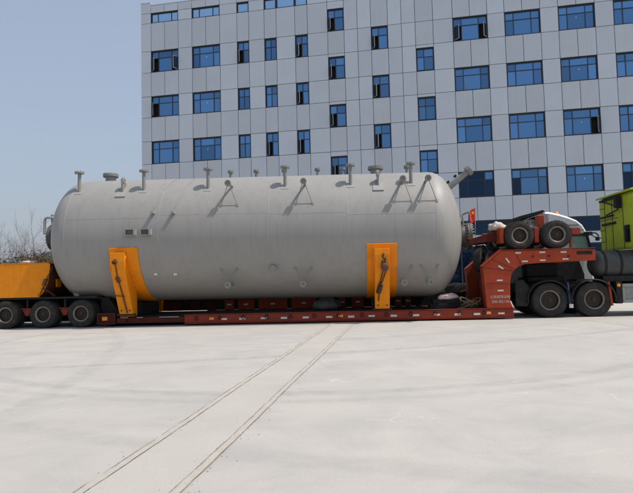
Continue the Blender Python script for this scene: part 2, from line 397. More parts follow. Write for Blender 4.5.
for c in (5, 7, 9):
    for b in (1, 3, 5, 7): openings[(c, b)] = 'small'
    openings[(c, 'T')] = 'topopen'
openings[(8, 'T')] = 'topopen'
for b in (0, 2, 4, 6): openings[(11, b)] = 'stair'
for b in (1, 3, 5, 7): openings[(14, b)] = 'stair'
for b in (2, 4, 6): openings[(17, b)] = 'stair'
for c in (19, 21, 23, 25, 27):
    for b in (1, 3, 5, 7): openings[(c, b)] = 'wide'
    openings[(c, 'T')] = 'top'
split = {1, 3, 19, 21, 23, 25, 27}       # spandrels of two panels
rest = MB(); npan = 0
GAP = 0.015
def panel(x0, x1, z0, z1, visible=True, m='panel'):
    global npan
    if not visible:
        rest.box(x0 + GAP, x1 - GAP, 0.0, 0.05, z0 + GAP, z1 - GAP); return
    npan += 1
    w, h = x1 - x0 - 2 * GAP, z1 - z0 - 2 * GAP
    mb = MB(); mb.box(-w / 2, w / 2, -0.025, 0.025, -h / 2, h / 2)
    me = mb.mesh('panel', (0, 0, 0), 0.006); me.materials.append(MATS[m])
    o = bpy.data.objects.new('panel', me); COL.objects.link(o); o.parent = bld
    o.location = ((x0 + x1) / 2, 0.025 + random.uniform(-0.004, 0.004), (z0 + z1) / 2)
    o.rotation_euler = (random.gauss(0, 0.0022), 0, random.gauss(0, 0.0022))
SHUT = {}
def window(x0, x1, z0, z1, kind, opened=()):
    w, h = x1 - x0, z1 - z0
    fr = MB(); t = 0.055; y0, y1 = 0.10, 0.19
    # reveal lining
    fr.box(0, 0.03, 0.012, 0.40, 0, h); fr.box(w - 0.03, w, 0.012, 0.40, 0, h); fr.box(.03, w - .03, 0.012, 0.40, h - 0.03, h); fr.box(.03, w - .03, 0.012, 0.40, 0, 0.03)
    fr.box(0.03, 0.03 + t, y0, y1, 0.03, h - .03); fr.box(w - .03 - t, w - 0.03, y0, y1, .03, h - .03)
    fr.box(.03 + t, w - .03 - t, y0, y1, h - .03 - t * 1.3, h - .03); fr.box(.03 + t, w - .03 - t, y0, y1, .03, .03 + t)
    ix0, ix1, iz0, iz1 = .03 + t, w - .03 - t, .03 + t, h - .03 - t * 1.3
    if kind == 'wide': xs = [ix0, ix0 + (ix1 - ix0) * .235, ix0 + (ix1 - ix0) * .765, ix1]; tz = iz0 + (iz1 - iz0) * .68
    elif kind in ('small', 'stair'): xs = [ix0, ix0 + (ix1 - ix0) * (.5 if kind == 'small' else .42), ix1]; tz = iz0 + (iz1 - iz0) * .63
    elif kind == 'top': xs = [ix0, ix0 + (ix1 - ix0) * .235, ix0 + (ix1 - ix0) * .765, ix1]; tz = None
    else: xs = [ix0, ix1]; tz = None
    for x in xs[1:-1]: fr.box(x - .028, x + .028, y0 + .004, y1 - .004, iz0, iz1)
    if tz:
        for a, b in zip(xs[:-1], xs[1:]):
            fr.box(a + (.028 if a != xs[0] else 0), b - (.028 if b != xs[-1] else 0), y0 + .006, y1 - .006, tz - .026, tz + .026)
    win = bpy.data.objects.new('window', fr.mesh('window')); win.data.materials.append(MATS['window_frame']); COL.objects.link(win)
    win.parent = bld; win.location = (x0, 0, z0)
    rows = [(iz0, tz - .026), (tz + .026, iz1)] if tz else [(iz0, iz1)]
    for i in range(len(xs) - 1):
        for j, (a, b) in enumerate(rows):
            xa = xs[i] + (.028 if i else 0); xb = xs[i + 1] - (.028 if i < len(xs) - 2 else 0)
            ww, hh = xb - xa, b - a
            if j == 0 and i in opened:
                hinge_r = (i == len(xs) - 2 and len(xs) > 3)
                s = MB(); q = .045
                sx = -1 if hinge_r else 1
                def bx(p0, p1, z_0, z_1, ya=-.03, yb=.012):
                    lo, hi = sorted((p0 * sx, p1 * sx)); s.box(lo, hi, ya, yb, z_0, z_1)
                bx(0, q, 0, hh); bx(ww - q, ww, 0, hh); bx(q, ww - q, 0, q); bx(q, ww - q, hh - q, hh)
                so_ = bpy.data.objects.new('sash', s.mesh('sash')); so_.data.materials.append(MATS['sash_frame']); COL.objects.link(so_)
                so_.parent = win; so_.location = (xb if hinge_r else xa, 0.08, a)
                ang = math.radians(random.uniform(48, 70)); so_.rotation_euler = (0, 0, -ang * sx)
                gl = MB(); lo, hi = sorted((q * sx, (ww - q) * sx)); gl.box(lo, hi, -.014, -.006, q, hh - q)
                me = gl.mesh('pane'); me.materials.append(MATS['glass_dark'])
                # the glazing of an open sash joins its sash mesh as a second material
                off = len(so_.data.vertices)
                import bmesh
                bm = bmesh.new(); bm.from_mesh(so_.data); nf = len(bm.faces); bm.from_mesh(me)
                bm.faces.ensure_lookup_table()
                for f_ in bm.faces[nf:]: f_.material_index = 1
                bm.to_mesh(so_.data); bm.free(); so_.data.materials.append(MATS['glass_dark'])
                continue
            gl = MB(); gl.box(-ww / 2, ww / 2, -.006, .006, -hh / 2, hh / 2)
            me = gl.mesh('pane')
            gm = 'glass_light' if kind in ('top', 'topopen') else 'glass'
            if (x0, z0) in SHUT and (i, j) in SHUT[(x0, z0)]: gm = 'glass_dark'
            me.materials.append(MATS[gm])
            o = bpy.data.objects.new('pane', me); COL.objects.link(o); o.parent = win
            o.location = (xa + ww / 2, 0.145, a + hh / 2); o.rotation_euler = (random.gauss(0, .010), 0, random.gauss(0, .012))
    return win
# panes seen dark, by column and band
dark_cfg = {(19, 7): [(0, 0), (1, 0), (2, 0), (0, 1), (1, 1)], (21, 7): [(0, 0)], (27, 7): [(0, 0), (1, 0), (2, 0)], (25, 7): [(0, 0), (1, 0), (2, 0)]}
open_cfg = {(1, 1): (0, 2), (1, 3): (0,), (5, 1): (0,), (9, 1): (0,), (9, 3): (0,), (7, 5): (0,), (9, 5): (0,), (11, 0): (0,), (11, 2): (0,), (11, 4): (0,), (11, 6): (0,),
            (14, 1): (0,), (14, 3): (0,), (14, 5): (0,), (19, 1): (0, 2), (23, 5): (2,), (14, 7): (0,)}
spot = MB(); spot.lathe([(0, 0.0), (0, .035), (.004, .03), (.005, 0.0)], (0, 0, 0), (0, -1, 0), 12)
spot_me = spot.mesh('white_spot'); spot_me.materials.append(MATS['white_spot'])  # small round white mark at the middle of some windows
for c in range(0, 29):
    x0, x1 = CX[c], CX[c + 1]
    for (b, z0, z1) in bands:
        k = openings.get((c, b))
        vis = True
        if c < 19 and b in (7, 8, 'G1', 'G0'): vis = False
        if c >= 19 and b in ('G0',): vis = False
        if c >= 27: vis = False
        if b in ('P', 'T') and c >= 12: vis = False
        if k:
            zz0, zz1 = z0, z1
            if k == 'stair' and b in (0, 2, 4, 6):
                zz0, zz1 = z0 + 0.03, z0 + 1.70
                panel(x0, x1, zz1, z1, False)
            if (c, b) in dark_cfg: SHUT[(x0, zz0)] = dark_cfg[(c, b)]
            wn = window(x0, x1, zz0, zz1, k, open_cfg.get((c, b), ()))
            if k == 'wide' and c in (3, 23) and b != 1 or (c, b) == (3, 1) or (c, b) == (23, 1):
                o = bpy.data.objects.new('white_spot', spot_me); COL.objects.link(o); o.parent = wn; o.location = ((x1 - x0) * .5, .128, (z1 - z0) * .5)
        elif c in split and b not in ('P', 'T', 'G1'):
            xm = (x0 + x1) / 2
            panel(x0, xm, z0, z1, vis, 'spandrel'); panel(xm, x1, z0, z1, vis, 'spandrel')
        elif b == 'P' and c in split:
            xm = (x0 + x1) / 2; panel(x0, xm, z0, z1, vis); panel(xm, x1, z0, z1, vis)
        else:
            zt = z1 + (0.22 if (b == 'P' and c == 0) else 0)
            panel(x0, x1, z0, zt, vis, 'spandrel' if c in (5, 7, 9, 11, 14, 17) and b not in ('P', 'T') else 'panel')
o = part('panel', rest, 'panel', bld); o['kind'] = 'stuff'
# ground floor shopfront glazing
for c in range(0, 29):
    x0, x1 = CX[c], CX[c + 1]
    for (z0, z1) in ((JZ[9] - 1.0, JZ[9]), (0.6, 3.4)):
        fr = MB(); fr.box(x0, x0 + .05, .09, .16, z0, z1); fr.box(x1 - .05, x1, .09, .16, z0, z1); fr.box(x0 + .05, x1 - .05, .09, .16, z0, z0 + .06); fr.box(x0 + .05, x1 - .05, .09, .16, z1 - .06, z1)
        wf = part('window', fr, 'window_frame', bld)
        gl = MB(); gl.box(x0 + .05, x1 - .05, .12, .132, z0 + .06, z1 - .06); part('pane', gl, 'glass_dark', wf)
coping = MB(); coping.box(XL - .03, CX[1], -.03, .3, PZ + .223, PZ + .27); coping.box(CX[1] + .003, XR, -.03, .3, PZ + .003, PZ + .05)
part('coping', coping, 'panel', bld)
print('panels', npan)

# ------------------------------------------------------------------ wheels
def tyre_mb(r, w):
    m = MB(); h = w / 2; ri = r * 0.54
    prof = [(-h * .78, ri), (-h * .92, ri + .02), (-h, r * .74), (-h * .98, r * .86), (-h * .86, r * .955), (-h * .74, r * .985)]
    nb = 5
    for i in range(nb):
        a = -h * .72 + i * (h * 1.44) / nb; b = a + h * 1.44 / nb - .018
        prof += [(a, r), (b, r), (b + .002, r - .014), (b + .016, r - .014)]
    prof = prof[:-2]
    prof += [(h * .74, r * .985), (h * .86, r * .955), (h * .98, r * .86), (h, r * .74), (h * .92, ri + .02), (h * .78, ri)]
    m.lathe(prof, (0, 0, 0), (0, 1, 0), 44)
    # shoulder lugs
    for k in range(44):
        q = 2 * PI * k / 44
        for s in (-1, 1):
            c, sn = math.cos(q), math.sin(q)
            a = Vector((c * r * .955, s * h * .90, sn * r * .955)); b = Vector((c * r * 1.001, s * h * .70, sn * r * 1.001))
            m.bar(a, b, r * .075, .012, up=(-sn, 0, c))
    return m
def rim_mb(r, w, face):      # face<0: outer side at -y, dished
    m = MB(); h = w / 2; ro = r * .56
    m.lathe([(-h * .80, ro), (-h * .86, ro + .012), (-h * .82, ro - .02), (-h * .4, ro - .045), (h * .8, ro - .05)], (0, 0, 0), (0, 1, 0), 36)
    m.lathe([(-h * .02, ro - .045), (-h * .12, r * .40), (-h * .05, r * .33), (-h * .30, r * .22), (-h * .34, r * .10), (-h * .34, 0)], (0, 0, 0), (0, 1, 0), 36)
    m.lathe([(-h * .3, r * .13), (-h * .62, r * .13), (-h * .72, r * .105), (-h * .74, 0)], (0, 0, 0), (0, 1, 0), 20)
    for k in range(10):
        q = 2 * PI * k / 10; x, z = math.cos(q) * r * .26, math.sin(q) * r * .26
        m.cyl((x, -h * .2, z), (x, -h * .42, z), .016, 6)
    return m
def edge_mb(r, w):
    m = MB(); h = w / 2; ro = r * .555
    m.lathe([(-h * .70, ro - .035), (-h * .87, ro - .012), (-h * .90, ro + .008), (-h * .84, ro + .02)], (0, 0, 0), (0, 1, 0), 36); return m
def wheel_kit(r, w):
    kit = []
    for nm, mb, m in (('wheel', rim_mb(r, w, -1), 'rim_steel'), ('tyre', tyre_mb(r, w), 'rubber'), ('rim_edge', edge_mb(r, w), 'rim_edge')):
        me = mb.mesh(nm); me.materials.append(MATS[m]); kit.append(me)
    return kit
KT = wheel_kit(0.455, 0.25); KD = wheel_kit(0.552, 0.29); KS = wheel_kit(0.445, 0.27)
def wheel(kit, parent, u, v, z, flip=False, rz=0.0, rx=0.0):
    b = BASE[parent]
    o = bpy.data.objects.new('wheel', kit[0]); COL.objects.link(o); o.parent = parent
    o.location = (u - b[0], v - b[1], z - b[2]); o.rotation_euler = (rx, random.uniform(0, 6), (PI if flip else 0) + rz)
    o.rotation_mode = 'XYZ'
    for nm, me in (('tyre', kit[1]), ('rim_edge', kit[2])):
        c = bpy.data.objects.new(nm, me); COL.objects.link(c); c.parent = o
    return o

# ------------------------------------------------------------------ lowbed trailer
tr = thing('lowbed_trailer', 'long red lowbed trailer with gooseneck carrying the grey tank', 'trailer', (-0.5, 1.5, 0), frame=FR)
DK = 0.33
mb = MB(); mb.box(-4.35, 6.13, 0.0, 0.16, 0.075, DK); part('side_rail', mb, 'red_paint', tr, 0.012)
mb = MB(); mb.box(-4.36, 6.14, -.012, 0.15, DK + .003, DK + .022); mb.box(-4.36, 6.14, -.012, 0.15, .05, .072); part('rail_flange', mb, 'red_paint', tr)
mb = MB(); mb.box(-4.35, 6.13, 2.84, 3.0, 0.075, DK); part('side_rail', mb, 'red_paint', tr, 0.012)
mb = MB(); mb.box(-7.2, 6.05, 0.163, 2.837, 0.10, DK - .005); part('deck', mb, 'black_deck', tr)
mb = MB(); mb.box(-6.62, -4.354, 0.09, 0.160, 0.10, 0.29); part('side_rail', mb, 'dark_red', tr, 0.01)
for u0, u1 in ((-6.5, -6.25), (-5.95, -5.75), (-5.2, -4.55)):
    mb = MB(); mb.box(u0, u1, 0.062, 0.088, 0.275, 0.30); part('tie_rail', mb, 'grey_metal', tr)
# tail box ahead of the axles
mb = MB(); mb.box(-7.27, -6.66, 0.02, 0.155, 0.085, 0.135); mb.box(-7.27, -6.66, 0.02, 0.155, 0.40, 0.455)
mb.box(-7.27, -7.22, 0.02, 0.155, 0.137, 0.398); mb.box(-6.71, -6.66, 0.02, 0.155, 0.137, 0.398); mb.box(-7.22, -6.71, 0.09, 0.15, .137, .398)
part('step_box', mb, 'dark_red', tr)
mb = MB(); mb.box(-7.12, -6.95, 0.070, 0.088, 0.21, 0.33); part('reflector', mb, 'amber_plastic', tr)
mb = MB(); mb.box(-6.61, -6.30, 0.03, 0.088, 0.12, .26); part('hinge_plate', mb, 'dark_red', tr)
# tape strips, D rings and amber lamps on the near rail
for i, u in enumerate([-3.05, -2.45, -1.75, -1.1, -0.4, 0.35, 1.05, 1.7, 2.4, 3.1, 3.75, 4.4, 5.0, 5.75]):
    mb = MB(); mb.box(u - .10, u + .10, -.006, -.0005, 0.155 + random.uniform(-.008, .008), .215); part('reflective_strip', mb, 'reflective_tape', tr)
for u in (-3.45, 0.72, 5.35):
    mb = MB(); mb.box(u - .075, u + .075, -.02, -.0005, 0.17, .245); part('marker_lamp', mb, 'amber_plastic', tr, .006)
for i in range(13):
    u = -3.95 + i * 0.765
    mb = MB(); mb.tube([(u + .055 * math.cos(q), -.022 - .01 * math.sin(q), .225 + .055 * math.sin(q)) for q in [2 * PI * k / 14 for k in range(14)]], .011, 6, closed=True)
    mb.box(u - .03, u + .03, -.03, -.0005, .265, .30); part('tie_ring', mb, 'black_metal', tr)
# far side boards, with an added dark wall behind the gaps
for (p0, p1) in ((225, 234.5), (238.5, 254.7), (259, 288), (292, 317), (320, 334), (339, 346), (352, 364), (394, 401), (404, 410)):
    u0, u1 = (p0 - 323.1) * .0375, (p1 - 323.1) * .0375
    mb = MB(); mb.box(u0, u1, 2.87, 2.93, DK + .004, 0.70); mb.box(u0, u1, 2.80, 2.867, .66, .70)
    sb = part('side_board', mb, 'red_bright', tr, .008)
    mb = MB(); mb.box((u0 + u1) / 2 - .08, (u0 + u1) / 2 + .08, 2.862, 2.8665, .50, .56); part('reflective_strip', mb, 'reflective_tape', sb)
mb = MB(); mb.box(-7.2, 5.25, 2.935, 2.99, DK + .004, .80); part('far_dark_wall', mb, 'black_metal', tr)  # added dark wall, stands in for the shade beyond the boards
for u in (-6.1, -5.7, -5.0, -4.4):
    mb = MB(); mb.box(u, u + .38, 2.87, 2.93, DK + .004, .66); part('side_board', mb, 'dark_red', tr, .008)
# gooseneck beams
gp = [(5.32, DK + .024), (5.24, 1.66), (5.83, 2.16), (8.72, 2.13), (8.72, 1.78), (7.05, 1.74), (6.55, 1.71), (6.36, 1.65), (6.22, 1.55), (6.12, 1.40), (6.07, 1.20), (6.05, .55), (6.13, DK + .024)]
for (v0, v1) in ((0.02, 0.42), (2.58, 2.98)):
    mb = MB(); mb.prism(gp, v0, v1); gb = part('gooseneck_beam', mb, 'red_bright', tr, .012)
    if v0 < 1:
        for a, b in (((5.24, 1.64), (6.2, 1.50)), ((5.50, 1.90), (6.22, 1.57)), ((6.22, 2.15), (6.45, 1.70)), ((5.30, 1.15), (6.05, 1.10))):
            mb = MB(); mb.bar((a[0] + .02, v0 - .003, a[1] - .012), (b[0] - .02, v0 - .003, b[1] + .012), .006, .02, up=(0, 1, 0)); part('weld_seam', mb, 'dark_red', gb)
        mb = MB(); mb.bar((5.225, .2, 1.675), (5.822, .2, 2.182), .44, .02); mb.box(5.83, 8.73, -.015, .43, 2.166, 2.18)
        part('flange', mb, 'red_bright', gb)
        for (cx_, cz_, an) in ((5.75, 1.22, 0), (5.76, .90, 0), (5.80, 1.63, -35), (6.02, 1.84, -55), (6.35, 2.07, 0), (6.55, 1.80, 0), (7.1, 2.07, 0), (7.1, 1.82, 0), (7.75, 2.06, 0), (7.8, 1.84, 0)):
            an = math.radians(an); d = Vector((math.cos(an), 0, math.sin(an))) * .09; c_ = Vector((cx_, v0 - .004, cz_))
            mb = MB(); mb.bar(c_ - d, c_ + d, .006, .045, up=(-d.z, 0, d.x) if an else (0, 0, 1)); part('reflective_strip', mb, 'reflective_tape', gb)
        mb = MB(); mb.box(8.15, 8.62, v0 - .006, v0 - .001, 1.97, 2.08); part('name_plate', mb, 'black_metal', gb)
        for (uu, zz) in ((6.8, 1.95), (7.3, 1.95), (7.9, 1.93)):
            mb = MB(); mb.cyl((uu, v0 - .03, zz), (uu, v0, zz), .035, 10); part('lug', mb, 'dark_red', gb)
# cross walls between the beams
mb = MB(); mb.box(5.62, 5.72, .424, 2.576, DK + .01, 1.25); part('bulkhead', mb, 'red_paint', tr)
mb = MB(); mb.box(5.9, 8.5, .424, 2.576, 1.80, 2.08); part('neck_deck', mb, 'dark_red', tr)
mb = MB(); mb.box(6.0, 6.05, .424, 2.576, 1.26, 1.797); part('bulkhead', mb, 'dark_red', tr)
# rear frame over the axles
mb = MB(); mb.box(-13.4, -7.35, .95, 1.15, .60, .96); mb.box(-13.4, -7.35, 1.85, 2.05, .60, .96); part('chassis_beam', mb, 'black_metal', tr)
mb = MB(); mb.box(-13.4, -7.30, .10, 2.9, .965, 1.02); part('rear_deck', mb, 'black_metal', tr)
mb = MB(); mb.prism([(-7.35, .50), (-7.35, .95), (-7.1, .95), (-6.75, .50), (-6.75, .335), (-7.1, .335)], .5, 2.5); part('drop_frame', mb, 'black_metal', tr)
mb = MB(); mb.box(-13.0, -7.40, 1.2, 1.8, .14, .597); part('dark_filler', mb, 'black_metal', tr, .02)  # added dark box, blacks out the sunlit ground between the wheels
for u in (-11.7, -10.4, -9.11, -7.82):
    for v, fl in ((.13, 0), (.45, 0), (2.87, 1), (2.55, 1)):
        wheel(KT, tr, u, v, .455, bool(fl))
    mb = MB(); mb.cyl((u, .5, .455), (u, 2.5, .455), .075, 12); part('axle', mb, 'black_metal', tr)
for u in (-11.05, -9.76, -8.46):
    mb = MB(); mb.prism([(u - .17, .62), (u + .17, .62), (u + .05, .40), (u - .05, .40)], .20, .34); mb.box(u - .2, u + .2, .18, .36, .623, .66)
    part('spring_hanger', mb, 'red_paint', tr, .008)
    mb = MB(); mb.box(u - .03, u + .03, .22, .34, .664, .95); part('hanger_post', mb, 'black_metal', tr)
# lettering on the gooseneck
def text(s, size, m, name, loc, parent, rot=(PI / 2, 0, 0), ext=.002, shear=0.0):
    cu = bpy.data.curves.new(name, 'FONT'); cu.body = s; cu.size = size; cu.extrude = ext; cu.align_x = 'CENTER'; cu.shear = shear; cu.resolution_u = 3
    o = bpy.data.objects.new(name, cu); COL.objects.link(o)
    dg = bpy.context.evaluated_depsgraph_get(); me = bpy.data.meshes.new_from_object(o.evaluated_get(dg))
    bpy.data.objects.remove(o); me.materials.clear(); me.materials.append(MATS[m])
    o = bpy.data.objects.new(name, me); COL.objects.link(o); o.parent = parent
    b = BASE[parent]; o.location = (loc[0] - b[0], loc[1] - b[1], loc[2] - b[2]); o.rotation_euler = rot
    return o
text('公路超限运输', .105, 'letter_white', 'lettering', (5.74, .014, .665), tr)
text('200-82158', .125, 'letter_white', 'lettering', (5.74, .014, .515), tr)

# ------------------------------------------------------------------ the pressure tank
TU0, TU1, TR_, TZC, TV = -8.1, 3.75, 2.13, 2.90, 1.5
tk = thing('pressure_tank', 'huge grey cylindrical pressure vessel with domed ends lying on the red trailer', 'tank', (-2.2, 1.5, TZC - TR_), frame=FR)
TILT = math.radians(0.5)
tk.matrix_world = tk.matrix_world @ Matrix.Rotation(TILT, 4, 'Y')
prof = []
HB = 1.07
for i in range(13):
    q = PI / 2 * i / 12; prof.append((TU0 - HB * math.cos(q), TR_ * math.sin(q)))
for i in range(1, 24): prof.append((TU0 + (TU1 - TU0) * i / 24, TR_))
for i in range(13):
    q = PI / 2 * i / 12; prof.append((TU1 + HB * math.sin(q), TR_ * math.cos(q)))
mb = MB(); mb.lathe(prof, (0, TV, TZC), (1, 0, 0), 128); part('shell', mb, 'tank_paint', tk)
def onshell(u, z, lift=0.0):   # near-side point of the shell at height z
    R_ = TR_ + lift; dz = z - TZC
    return Vector((u, TV - math.sqrt(max(0, R_ * R_ - dz * dz)), z))
for u in (-8.1, -5.02, -1.50, 0.98, 3.75):
    mb = MB(); n = 96; mb.lathe([(-.014, TR_ - .004), (-.007, TR_ + .0035), (.007, TR_ + .0035), (.014, TR_ - .004)], (u, TV, TZC), (1, 0, 0), 128)
    part('weld_seam', mb, 'weld', tk)
for (u0, u1, z) in ((-8.1, -5.02, 3.46), (-5.02, -1.5, 3.54), (-1.5, .98, 3.50), (.98, 3.75, 3.42)):
    a = onshell(u0, z, -.002); b = onshell(u1, z, -.002); mb = MB(); mb.bar(a, b, .022, .010, up=(a - Vector((u0, TV, TZC)))); part('weld_seam', mb, 'weld', tk)
# vertical stub nozzles with blind flanges
def tpost(u, z0=4.36, z1=5.10):
    p = onshell(u, z0 + .06); mb = MB(); mb.cyl((u, p.y + .05, z0 - .02), (u, p.y + .05, z1 - .03), .056, 20)
    st = part('nozzle', mb, 'tank_steel', tk)
    mb = MB(); mb.lathe([(0, 0), (0, .15), (.045, .15), (.045, 0)], (u, p.y + .05, z1 - .03), (0, 0, 1), 24, False)
    for k in range(8):
        q = 2 * PI * k / 8; mb.cyl((u + .14 * math.cos(q), p.y + .05 + .14 * math.sin(q), z1 - .055), (u + .14 * math.cos(q), p.y + .05 + .14 * math.sin(q), z1 + .045), .012, 6)
    part('flange', mb, 'tank_steel', st)
    # reinforcing pad on the shell
    mb = MB(); nrm = (p - Vector((u, TV, TZC))).normalized(); tg = Vector((0, -nrm.z, nrm.y)); mb.bar(p - tg * .10 - nrm * .02, p + tg * .10 - nrm * .02, .24, .06, up=nrm); part('pad', mb, 'weld', st)
for u in (-7.92, -5.72, -3.56, -1.01, 1.12, 3.06): tpost(u)
# small stubs on the crown
def stub(u, r, h, fr, fh, v=TV, nm='nozzle'):
    z = TZC + math.sqrt(TR_ ** 2 - (v - TV) ** 2) - .05
    mb = MB(); mb.cyl((u, v, z), (u, v, z + h), r, 24); st = part(nm, mb, 'tank_steel', tk)
    mb = MB(); mb.lathe([(0, 0), (0, fr), (fh * .45, fr), (fh * .5, fr * .96), (fh * .55, fr), (fh, fr), (fh, 0)], (u, v, z + h), (0, 0, 1), 24, False)
    nb = 16 if fr > .2 else 8
    for k in range(nb):
        q = 2 * PI * k / nb; x, y = u + fr * .86 * math.cos(q), v + fr * .86 * math.sin(q)
        mb.cyl((x, y, z + h - .03), (x, y, z + h + fh + .03), fr * .06 + .006, 6)
    part('flange', mb, 'tank_steel', st); return st
for u in (-3.12, -2.2, -1.2, -0.03, .85, 3.08): stub(u, .05, .26, .10, .06)
for u in (-7.48, 2.0):
    s_ = stub(u, .18, .23, .27, .085, nm='manhole')
# lifting lugs
for u in (-6.42, 2.0):
    p = onshell(u, 4.42); mb = MB(); c = Vector((u, p.y, p.z))
    poly = [(p.y - .05, 4.30), (p.y - .06, 4.72), (p.y - .03, 4.86), (p.y + .05, 4.92), (p.y + .13, 4.88), (p.y + .18, 4.78), (p.y + .34, 4.62), (p.y + .30, 4.34)]
    mb.prism(poly, u - .03, u + .03, 'x'); lg = part('lifting_lug', mb, 'tank_steel', tk, .006)
    mb = MB(); mb.lathe([(-.05, .035), (-.05, .095), (.05, .095), (.05, .035), (-.05, .035)], (u, p.y + .06, 4.79), (1, 0, 0), 20, False); part('cheek_ring', mb, 'weld', lg)
    nrm = (p - Vector((u, TV, TZC))).normalized(); tg = Vector((0, -nrm.z, nrm.y)); mb = MB(); mb.bar(p - tg * .16 - nrm * .02, p + tg * .30 - nrm * .02, .34, .075, up=nrm); part('pad', mb, 'weld', lg)
# horizontal gauge nozzles braced with two thin rods
def gauge(u, z, tip, upper):
    p = onshell(u, z); mb = MB(); mb.cyl((u, p.y + .15, z), (u, tip + .02, z), .040, 16); st = part('gauge_nozzle', mb, 'tank_steel', tk)
    mb = MB(); mb.lathe([(.03, 0), (.03, .045), (0, .055), (0, .10), (.03, .10), (.034, .095), (.04, .10), (.075, .10), (.075, 0)], (u, tip - .04, z), (0, 1, 0), 24, False)
    for k in range(8):
        q = 2 * PI * (k + .5) / 8; mb.cyl((u + .082 * math.cos(q), tip - .065, z + .082 * math.sin(q)), (u + .082 * math.cos(q), tip + .06, z + .082 * math.sin(q)), .010, 6)
    part('flange', mb, 'tank_steel', st)
    for s in (-1, 1):
        zz = z - .70 if upper else z + .52; b = onshell(u + (.27 if upper else .26) * s, zz)
        mb = MB(); mb.cyl((u + .03 * s, tip + .10, z - (.03 if upper else -.03)), b, .012, 8); rd = part('brace_rod', mb, 'tank_steel', st)
        mb = MB(); n_ = (b - Vector((b.x, TV, TZC))).normalized(); mb.bar(b - n_ * .02, b + n_ * .015, .07, .07); part('clip', mb, 'tank_steel', rd)
for u in (-2.76, -.36, 2.74, 3.52): gauge(u, 4.50, -.58, True)
for u in (-2.80, -.42, 2.72, 3.52): gauge(u, 1.27, -.50, False)
p = onshell(-1.38, 1.78); mb = MB(); mb.lathe([(0, 0), (0, .10), (.04, .10), (.045, .085), (.09, .085), (.09, .05), (.3, .05)], (-1.38, p.y - .14, 1.78), (0, 1, 0), 20, False); part('nozzle', mb, 'tank_steel', tk)
# cable clips and their wires
for u, z, m in ((-5.18, 3.62, 'weld'), (-4.53, 3.61, 'weld'), (-5.2, 1.66, 'reflective_tape'), (-4.56, 1.65, 'reflective_tape')):
    p = onshell(u, z); mb = MB(); mb.box(u - .055, u + .055, p.y - .16 if z > 3 else p.y - .05, p.y + .03, z - .04, z + .04); c_ = part('bracket', mb, m, tk, .006)
    if z > 3:
        pts = []
        for k in range(9):
            th = math.asin((z - TZC) / TR_) + k / 8 * .95
            pts.append((u + .36 * k / 8, TV - (TR_ + .012) * math.cos(th), TZC + (TR_ + .012) * math.sin(th)))
        mb = MB(); mb.tube(pts, .007, 6); part('wire', mb, 'weld', c_)
# name plate holders
for u in (-5.86, -5.36):
    p = onshell(u, 2.99); mb = MB(); y1 = p.y + .04; y0 = p.y - .13
    mb.box(u - .17, u + .17, y0, y1, 2.89, 2.91); mb.box(u - .17, u + .17, y0, y1, 3.07, 3.09); mb.box(u - .17, u - .15, y0, y1, 2.911, 3.069); mb.box(u + .10, u + .17, y0 - .01, y1, 2.911, 3.069)
    hp = part('plate_holder', mb, 'weld', tk); mb = MB(); mb.box(u - .149, u + .099, y0 + .05, y0 + .07, 2.912, 3.068); part('plate', mb, 'manway_steel', hp)
# angled nozzle at the front head
a = Vector((4.05, .75, 4.12)); b = Vector((5.02, .62, 4.92)); d = (b - a).normalized()
mb = MB(); mb.cyl(a, b, .10, 20); st = part('nozzle', mb, 'tank_steel', tk)
mb = MB(); mb.lathe([(0, 0), (0, .17), (.05, .17), (.055, .165), (.06, .17), (.12, .17), (.12, 0)], b - d * .06, d, 24, False); part('flange', mb, 'tank_steel', st)
for q in (-.45, -.75):
    mb = MB(); c_ = b + d * q; w_ = Vector((-d.z, 0, d.x)); mb.cyl(c_ + w_ * .02, c_ + w_ * .18, .02, 8); mb.cyl(c_ + w_ * .16 - d * .05, c_ + w_ * .16 + d * .05, .035, 8); part('drain_valve', mb, 'black_metal', st)
# end manways with davit arms
def manway(u, z, sgn, r):
    mb = MB(); mb.cyl((u - sgn * .35, TV - .1, z), (u + sgn * .12, TV - .1, z), r * .80, 32); mw = part('manway', mb, 'manway_steel', tk)
    mb = MB(); mb.lathe([(0, 0), (0, r), (.055, r), (.06, r * .97), (.07, r * .97), (.075, r), (.14, r), (.14, 0)], (u + sgn * .12, TV - .1, z), (sgn, 0, 0), 36, False); fl = part('flange', mb, 'manway_steel', mw)
    mb = MB()
    for k in range(24):
        q = 2 * PI * k / 24; y, zz = TV - .1 + r * .90 * math.cos(q), z + r * .90 * math.sin(q); mb.cyl((u + sgn * .08, y, zz), (u + sgn * .32, y, zz), .018, 6)
    part('bolts', mb, 'raw_steel', mw)
    mb = MB(); x0 = u - sgn * .02; x1 = u + sgn * .20
    mb.tube([(x0 - sgn * .10, TV - r - .02, z + r * .3), (x0, TV - r * .85, z + r * .9), (x0, TV - r * .6, z + r + .22), (x0 + sgn * .05, TV - r * .5, z + r + .28), (x1, TV - .3, z + r + .34), (x1 + sgn * .02, TV - .25, z + r + .20), (x1 + sgn * .02, TV - .2, z + r - .02)], .03, 8)
    part('davit_arm', mb, 'manway_steel' if sgn > 0 else 'weld', mw)
manway(4.90, 2.80, 1, .47)
manway(-9.30, 3.05, -1, .46)  # rear manway: its shade is put into the dark steel colour
mb = MB(); mb.tube([(-9.35, 1.2, 3.72), (-9.64, 1.2, 3.76), (-9.72, 1.2, 3.72), (-9.75, 1.2, 3.60), (-9.75, 1.2, 3.15)], .045, 10); part('davit_post', mb, 'weld', tk)

